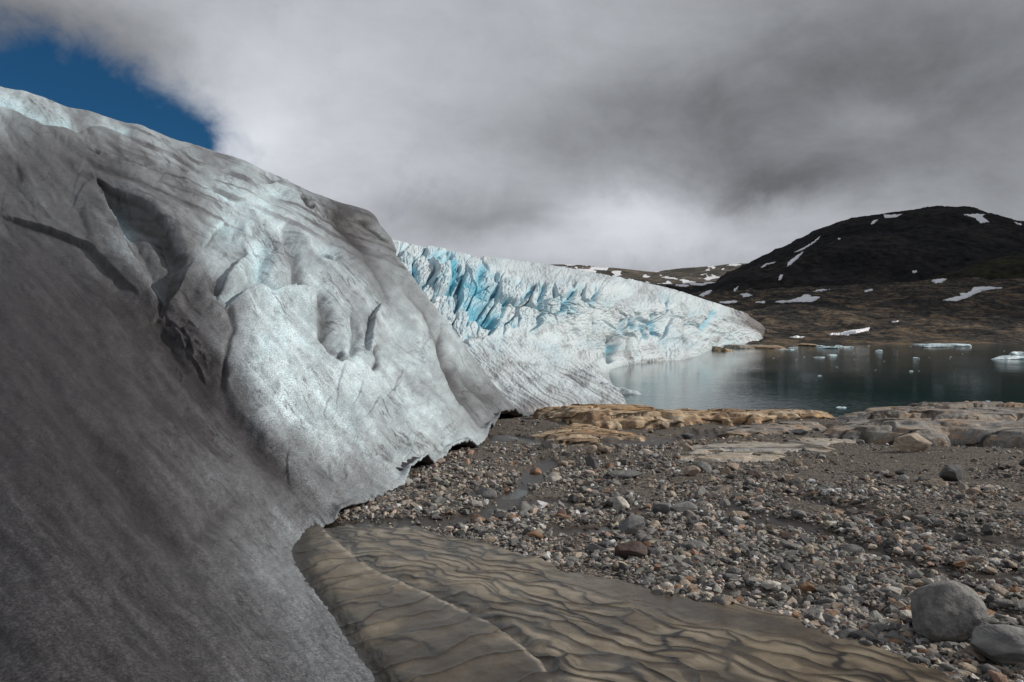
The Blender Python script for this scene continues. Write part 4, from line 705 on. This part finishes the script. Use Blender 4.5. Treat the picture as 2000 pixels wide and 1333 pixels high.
LBL = {'grey': 'fist-sized mid-grey angular stone loose on the gravel flat', 'dark': 'dark charcoal cobble loose on the gravel flat', 'tan': 'tan or sandy-coloured cobble loose on the gravel flat',
       'rust': 'rusty orange cobble loose on the gravel flat', 'white': 'whitish pale cobble loose on the gravel flat', 'redbrown': 'dull red-brown cobble loose on the gravel flat'}
for i in ind:
    k = kinds[pick[i]]; j = int(r.integers(9))
    if (k, j) not in meshes:
        o = mesh_raw('stone', PROT[j][0] * .5, PROT[j][1], MST[k], nv=3); meshes[k, j] = o
    else: o = meshes[k, j].copy(); COL.objects.link(o)
    sc = size[i]; o.scale = (sc * r.uniform(.9, 1.25), sc * r.uniform(.85, 1.1), sc * r.uniform(.75, 1.05)); o.rotation_euler = (r.uniform(-.4, .4), r.uniform(-.4, .4), r.uniform(0, 6.28))
    o.location = (x[i], d[i], gzv[i] + sc * .16); tag(o, LBL[k], 'stone', k.replace('redbrown', 'red-brown') + ' stones on the gravel flat')
rest = ~isind; idx = np.nonzero(rest)[0]; HUL = [hull(3000 + k, 13 + k % 5, (1, .82, .66)) for k in range(14)]
which = r.integers(0, 14, len(idx)); VV, FF, TT_ = [], [], []; off = 0
for k, (hv, hf) in enumerate(HUL):
    ii = idx[which == k]; nn = len(ii); a, b_, c_ = r.uniform(0, 6.28, nn), r.uniform(-.6, .6, nn), r.uniform(-.6, .6, nn)
    ca_, sa_, cb, sb, cc, sc2 = np.cos(a), np.sin(a), np.cos(b_), np.sin(b_), np.cos(c_), np.sin(c_); z0 = np.zeros(nn); o1 = z0 + 1
    Rz = np.stack([ca_, -sa_, z0, sa_, ca_, z0, z0, z0, o1], 1).reshape(nn, 3, 3); Ry = np.stack([cb, z0, sb, z0, o1, z0, -sb, z0, cb], 1).reshape(nn, 3, 3); Rx = np.stack([o1, z0, z0, z0, cc, -sc2, z0, sc2, cc], 1).reshape(nn, 3, 3)
    sc3 = size[ii][:, None] * .5 * np.stack([r.uniform(.9, 1.3, nn), r.uniform(.8, 1.1, nn), r.uniform(.7, 1.1, nn)], 1)
    V = np.einsum('nij,nkj->nki', Rz @ Ry @ Rx, hv[None] * sc3[:, None, :]); V += np.stack([x[ii], d[ii], gzv[ii] + size[ii] * .14], 1)[:, None, :]
    VV.append(V.reshape(-1, 3)); FF.append((hf[None] + (np.arange(nn) * len(hv))[:, None, None] + off).reshape(-1, 3)); TT_.append(np.repeat(tint[ii], len(hv), 0)); off += nn * len(hv)
m, b, p = material('gravel'); pos = b.pos(); f = b.noise(pos, 60, 4, .7); c = b.mix(1.0, b.attr('tint', 'Color'), b.comb(*[b.ramp(f, .3, .7, .6, 1.35, False)] * 3), 'MULTIPLY')
b.put(p.inputs['Base Color'], c); p.inputs['Specular IOR Level'].default_value = .15; p.inputs['Roughness'].default_value = .8; b.put(p.inputs['Normal'], b.bump(f, .5, .01))
tag(mesh_raw('gravel', np.concatenate(VV), np.concatenate(FF), m, {'tint': np.concatenate(TT_)}, smooth=False, nv=3), 'mixed grey and tan gravel covering the flat', kind='stuff')

# ------------------------------------------------------------------ ice adrift on the lake
m, b, p = material('floe_ice'); pos = b.new('ShaderNodeTexCoord').outputs['Object']; nz = b.sep(b.new('ShaderNodeNewGeometry').outputs['Normal'])[2]
c = b.mix(b.ramp(b.noise(pos, 1.2, 4, .6), .4, .65), (0.80, 0.86, 0.88), (0.42, 0.66, 0.72)); c = b.mix(b.ramp(b.noise(pos, 3, 4, .6), .6, .8, 0, .5), c, (.30, .27, .25))
b.put(p.inputs['Base Color'], c); p.inputs['Roughness'].default_value = .45; b.put(p.inputs['Normal'], b.bump(b.noise(pos, 2.5, 5, .6), .7, .2)); M_FLOE = m
def floe(px, py, wpx, hpx, label, group=None, seed=0, flat=1.0):
    d = LK(py); W2 = wpx * d / F; H2 = .62 * hpx * d / F; V, Fc = rock(5000 + seed, 4, 12, .5, .95, (1, 1, 1), .09)
    V[:, 2] += .45 * pn(V * 2.1 + seed, seed) * (V[:, 2] > 0) * flat; V /= (V.max(0) - V.min(0)); dep = max(W2 * .45, min(W2, 4.0)); V = V * np.array([W2, dep, H2 * 1.7])
    o = mesh_raw('ice_floe', V, Fc, M_FLOE, nv=3, smooth=False); o.location = ((px - CX) / F * d, d, LAKE + H2 * .15); tag(o, label, 'ice floe', group)
M_OUT = {k: rock_material('outcrop_' + k, v, .12, (1, 1, 2.5), fine=.8, bump=.9, bdist=.6, speck=.5) for k, v in (('tan', ORANGE), ('rust', [(.36, .22, .12), (.28, .2, .14), (.44, .34, .24)]), ('grey', BROWN))}
def LK(py): return 8.0 * F / (py - HY)
FL = [(1978, 702, 104, 10, 'largest ice floe, broad base of the berg at the right edge'), (1992, 694, 44, 13, 'jagged grey-white ice block riding on the largest floe'),
      (1838, 674, 96, 4, 'long pale ice raft at the far shore, longest of its cluster'), (1822, 678, 58, 4, 'low blue-white raft in front of the longest raft'), (1880, 677, 34, 5, 'blue-tinted ice lump at the right end of the far cluster'), (1792, 673, 30, 2.5, 'thin ice strip at the left end of the far cluster'), (1868, 671.5, 30, 2.5, 'thin ice strip behind the blue-tinted lump'),
      (1620, 681, 44, 6, 'rugged white ice floe left of centre near the far shore'), (1602, 678, 20, 5, 'small white floe touching the rugged one on its left'), (1655, 679, 30, 3.5, 'thin pale floe right of the rugged one'), (1637, 677, 16, 4, 'tiny white lump behind the rugged floe'),
      (1717, 687, 13, 6, 'upright white ice chunk alone near mid-lake'), (1625, 694.5, 18, 4, 'white floe with a raised middle'), (1601, 698.5, 24, 2.5, 'flat narrow white floe left of the raised one'), (1540, 683.5, 36, 2, 'long flat ice sheet near the tawny shore'), (1549, 680, 16, 2, 'short ice strip behind the long flat sheet'),
      (1919, 670, 40, 2, 'thin ice line along the far shore at right'), (1970, 671, 50, 2, 'rightmost thin ice line along the far shore'), (1643, 797, 19, 3.5, 'white floe close to the near bedrock shore'), (1929, 785, 11, 3, 'small floe near the right foreground shore'), (1601, 735, 7, 3, 'small floe in open dark water at mid-lake'), (1790, 701, 12, 4, 'small double-humped floe right of the upright chunk'), (1780, 726, 8, 3, 'small bright floe below the double-humped one')]
for i, (px, py, a, b2, lb) in enumerate(FL): floe(px, py, a, b2, lb, None, i)
r = np.random.default_rng(21)
for i, (px, py) in enumerate([(1511, 700), (1555, 703), (1571, 698), (1636, 719), (1634, 717), (1669, 703), (1710, 723), (1795, 725), (1815, 699), (1857, 697), (1879, 692), (1961, 686), (1340, 738), (1240, 738), (1668, 690), (1697, 676), (1779, 677), (1855, 700), (1668, 687), (1727, 706), (1594, 742)]):
    floe(px, py, r.uniform(1.6, 3.2), r.uniform(.6, 1.1), 'tiny white ice chip floating on the dark lake', 'tiny ice chips on the lake', 60 + i, .3)

for i, (px, py, a, b2, kd, lb) in enumerate([(1412, 685, 34, 12, 'tan', 'tawny rock outcrop under the far end of the glacier'), (1515, 681, 60, 9, 'rust', 'long low orange outcrop at the far waterline'), (1452, 681, 44, 7, 'grey', 'grey boulder spit between the two far outcrops'), (1585, 676, 34, 5, 'tan', 'small pale outcrop on the far shore')]):
    d_ = LK(py); V, Fc = rock(6100 + i, 4, 14, .45, .9, (1, 1, 1), .06); V /= (V.max(0) - V.min(0)); V = V * np.array([a * d_ / F, 30, b2 * d_ / F * 1.6])
    o = mesh_raw('outcrop', V, Fc, M_OUT[kd], nv=3, smooth=False); o.location = ((px - CX) / F * d_, d_ + 9, LAKE); tag(o, lb, 'outcrop')
# ------------------------------------------------------------------ snow patches lying on the land beyond the lake
m, b, p = material('old_snow'); b.put(p.inputs['Base Color'], b.mix(b.ramp(b.noise(b.pos(), .08, 4, .6), .45, .75, 0, .5), (.80, .81, .84), (.60, .58, .56))); p.inputs['Roughness'].default_value = .8; M_SNOW = m
def tree_of(Pg):
    f = grid_faces(*Pg.shape[:2]); return BVHTree.FromPolygons(Pg.reshape(-1, 3).tolist(), f.tolist())
trees = [tree_of(A_) for A_ in (slope_P, mount_P, green_P)]
def snow_patch(pts, label, seed):
    pts = np.array(pts, float); x0, y0 = pts.min(0) - 3; x1, y1 = pts.max(0) + 3; nx = int((x1 - x0) / .8) + 3; ny = int((y1 - y0) / .5) + 3
    px, py = np.meshgrid(np.linspace(x0, x1, nx), np.linspace(y0, y1, ny), indexing='ij')
    sd = sdpoly(px + 3.2 * fbm(P3(px / 7, py / 3, 0), 4, seed), py + 2.4 * fbm(P3(px / 7, py / 3, 5), 4, seed + 5), [tuple(a) for a in pts]); V = np.zeros((nx, ny, 3)); ok = np.zeros((nx, ny), bool)
    for i in range(nx):
        for j in range(ny):
            if sd[i, j] < -1.6: continue
            dv = Vector(((px[i, j] - CX) / F, 1, (HY - py[i, j]) / F)); dn = dv.normalized(); best = None
            for t in trees:
                h = t.ray_cast(Vector((0, 0, CZ)), dn)
                if h[0] is not None and (best is None or h[3] < best[3]): best = h
            if best is None: continue
            th = (2.2 if best[3] > 1000 else 1.2) * min(1, sd[i, j] / 1.2); V[i, j] = best[0] + (best[1] if best[1].z > 0 else -best[1]) * th; ok[i, j] = True
    dd = V[..., 1]; kk = ok[:-1, :-1] & ok[1:, :-1] & ok[:-1, 1:] & ok[1:, 1:]; q4 = np.stack([dd[:-1, :-1], dd[1:, :-1], dd[:-1, 1:], dd[1:, 1:]]); kk &= (q4.max(0) - q4.min(0)) < 160
    if kk.any(): tag(grid_mesh('snow_patch', V, M_SNOW, keep=kk), label, 'snow patch')
SN = [([(1548, 494), (1570, 484), (1590, 472), (1602, 461), (1600, 466), (1585, 478), (1565, 490)], 'long snow streak high on the left shoulder of the dark mountain'),
      ([(1535, 522), (1540, 512), (1552, 503), (1570, 490), (1566, 496), (1557, 506), (1546, 516)], 'narrow snow streak just under the long upper one'),
      ([(1520, 548), (1523, 538), (1529, 536), (1526, 546)], 'short upright snow fleck lowest on the mountain side'),
      ([(1485, 522), (1500, 514), (1519, 511), (1500, 517), (1488, 524)], 'thin curved snow streak low on the mountain ridge'),
      ([(1700, 437), (1706, 431), (1716, 429), (1710, 434), (1702, 439)], 'small snow fleck left of the summit ridge snow'),
      ([(1725, 420), (1745, 420), (1765, 418), (1750, 424), (1730, 427)], 'snow strip just below the summit ridge at left'),
      ([(1880, 419), (1905, 418), (1925, 419), (1918, 424), (1932, 434), (1915, 436), (1904, 426)], 'broad white snow patch near the mountain summit'),
      ([(1980, 433), (1996, 438), (1994, 440), (1984, 438)], 'small snow fleck on the ridge at the right edge'),
      ([(1635, 466), (1643, 465), (1640, 468), (1636, 468)], 'tiny snow dot below the ridge line'), ([(1781, 531), (1790, 528), (1791, 532), (1784, 534)], 'tiny snow spot on the lower mountain face'),
      ([(1510, 590), (1545, 587), (1562, 581), (1572, 576), (1585, 577), (1580, 580), (1602, 580), (1595, 586), (1585, 590), (1550, 590), (1530, 592)], 'branching snow patch in the middle of the brown slope'),
      ([(1840, 588), (1858, 582), (1880, 579), (1872, 574), (1895, 572), (1900, 563), (1930, 562), (1963, 563), (1930, 566), (1908, 572), (1895, 580), (1870, 588)], 'zigzag snow patch on the right side of the brown slope'),
      ([(1818, 549), (1832, 547), (1850, 545), (1840, 552), (1828, 554)], 'wedge of snow where the slope meets the foothill'),
      ([(1616, 653), (1640, 652), (1660, 647), (1685, 644), (1699, 641), (1695, 646), (1670, 652), (1655, 655), (1620, 655)], 'curved snow bank low above the lake shore'),
      ([(1405, 590), (1430, 588), (1442, 589), (1435, 592), (1406, 593)], 'flat snow strip above the end of the glacier'),
      ([(1445, 575), (1462, 575), (1470, 579), (1452, 580)], 'small oval snow patch under the left mountain foot'), ([(1580, 570), (1600, 567), (1625, 565), (1605, 569)], 'thin snow line along the top of the brown slope'),
      ([(1688, 569), (1705, 565), (1703, 568), (1690, 571)], 'short snow dash on the upper brown slope'), ([(1538, 659), (1555, 658), (1575, 659), (1555, 661)], 'thin snow strip near the shore behind the ledge ice'), ([(1740, 629), (1756, 627), (1755, 629), (1742, 631)], 'faint snow dash mid-slope below the foothill'),
      ([(1475, 590), (1495, 589), (1494, 592), (1476, 592)], 'short snow dash left of the branching patch'), ([(1365, 578), (1380, 570), (1392, 567), (1388, 572), (1372, 580)], 'snow tongue in the gap left of the mountain'), ([(1432, 567), (1442, 559), (1440, 566), (1434, 570)], 'slim snow fleck at the mountain foot')]
for i, (pts, lb) in enumerate(SN): snow_patch(pts, lb, 700 + 11 * i)

# ------------------------------------------------------------------ unseen cloud added towards the sun so its shadow darkens the mountain
bm = bmesh.new(); bmesh.ops.create_icosphere(bm, subdivisions=6, radius=1.0); V = np.array([v.co[:] for v in bm.verts]); Fc = np.array([[v.index for v in f.verts] for f in bm.faces]); bm.free()
V = V * (1 + .35 * fbm(V * 1.6, 5, 801)[:, None] + .10 * fbm(V * 6, 3, 807, ridged=True)[:, None]); V = V * np.array([840, 960, 150]) + np.array([1180, 1480, 120]) + np.array(SUN_DIR) * 2800
m, b, p = material('cloud'); p.inputs['Base Color'].default_value = (.8, .8, .8, 1); p.inputs['Roughness'].default_value = 1
tag(mesh_raw('cloud', V, Fc, m, nv=3), 'grey cloud out of view, added to shade the mountain', kind='stuff')
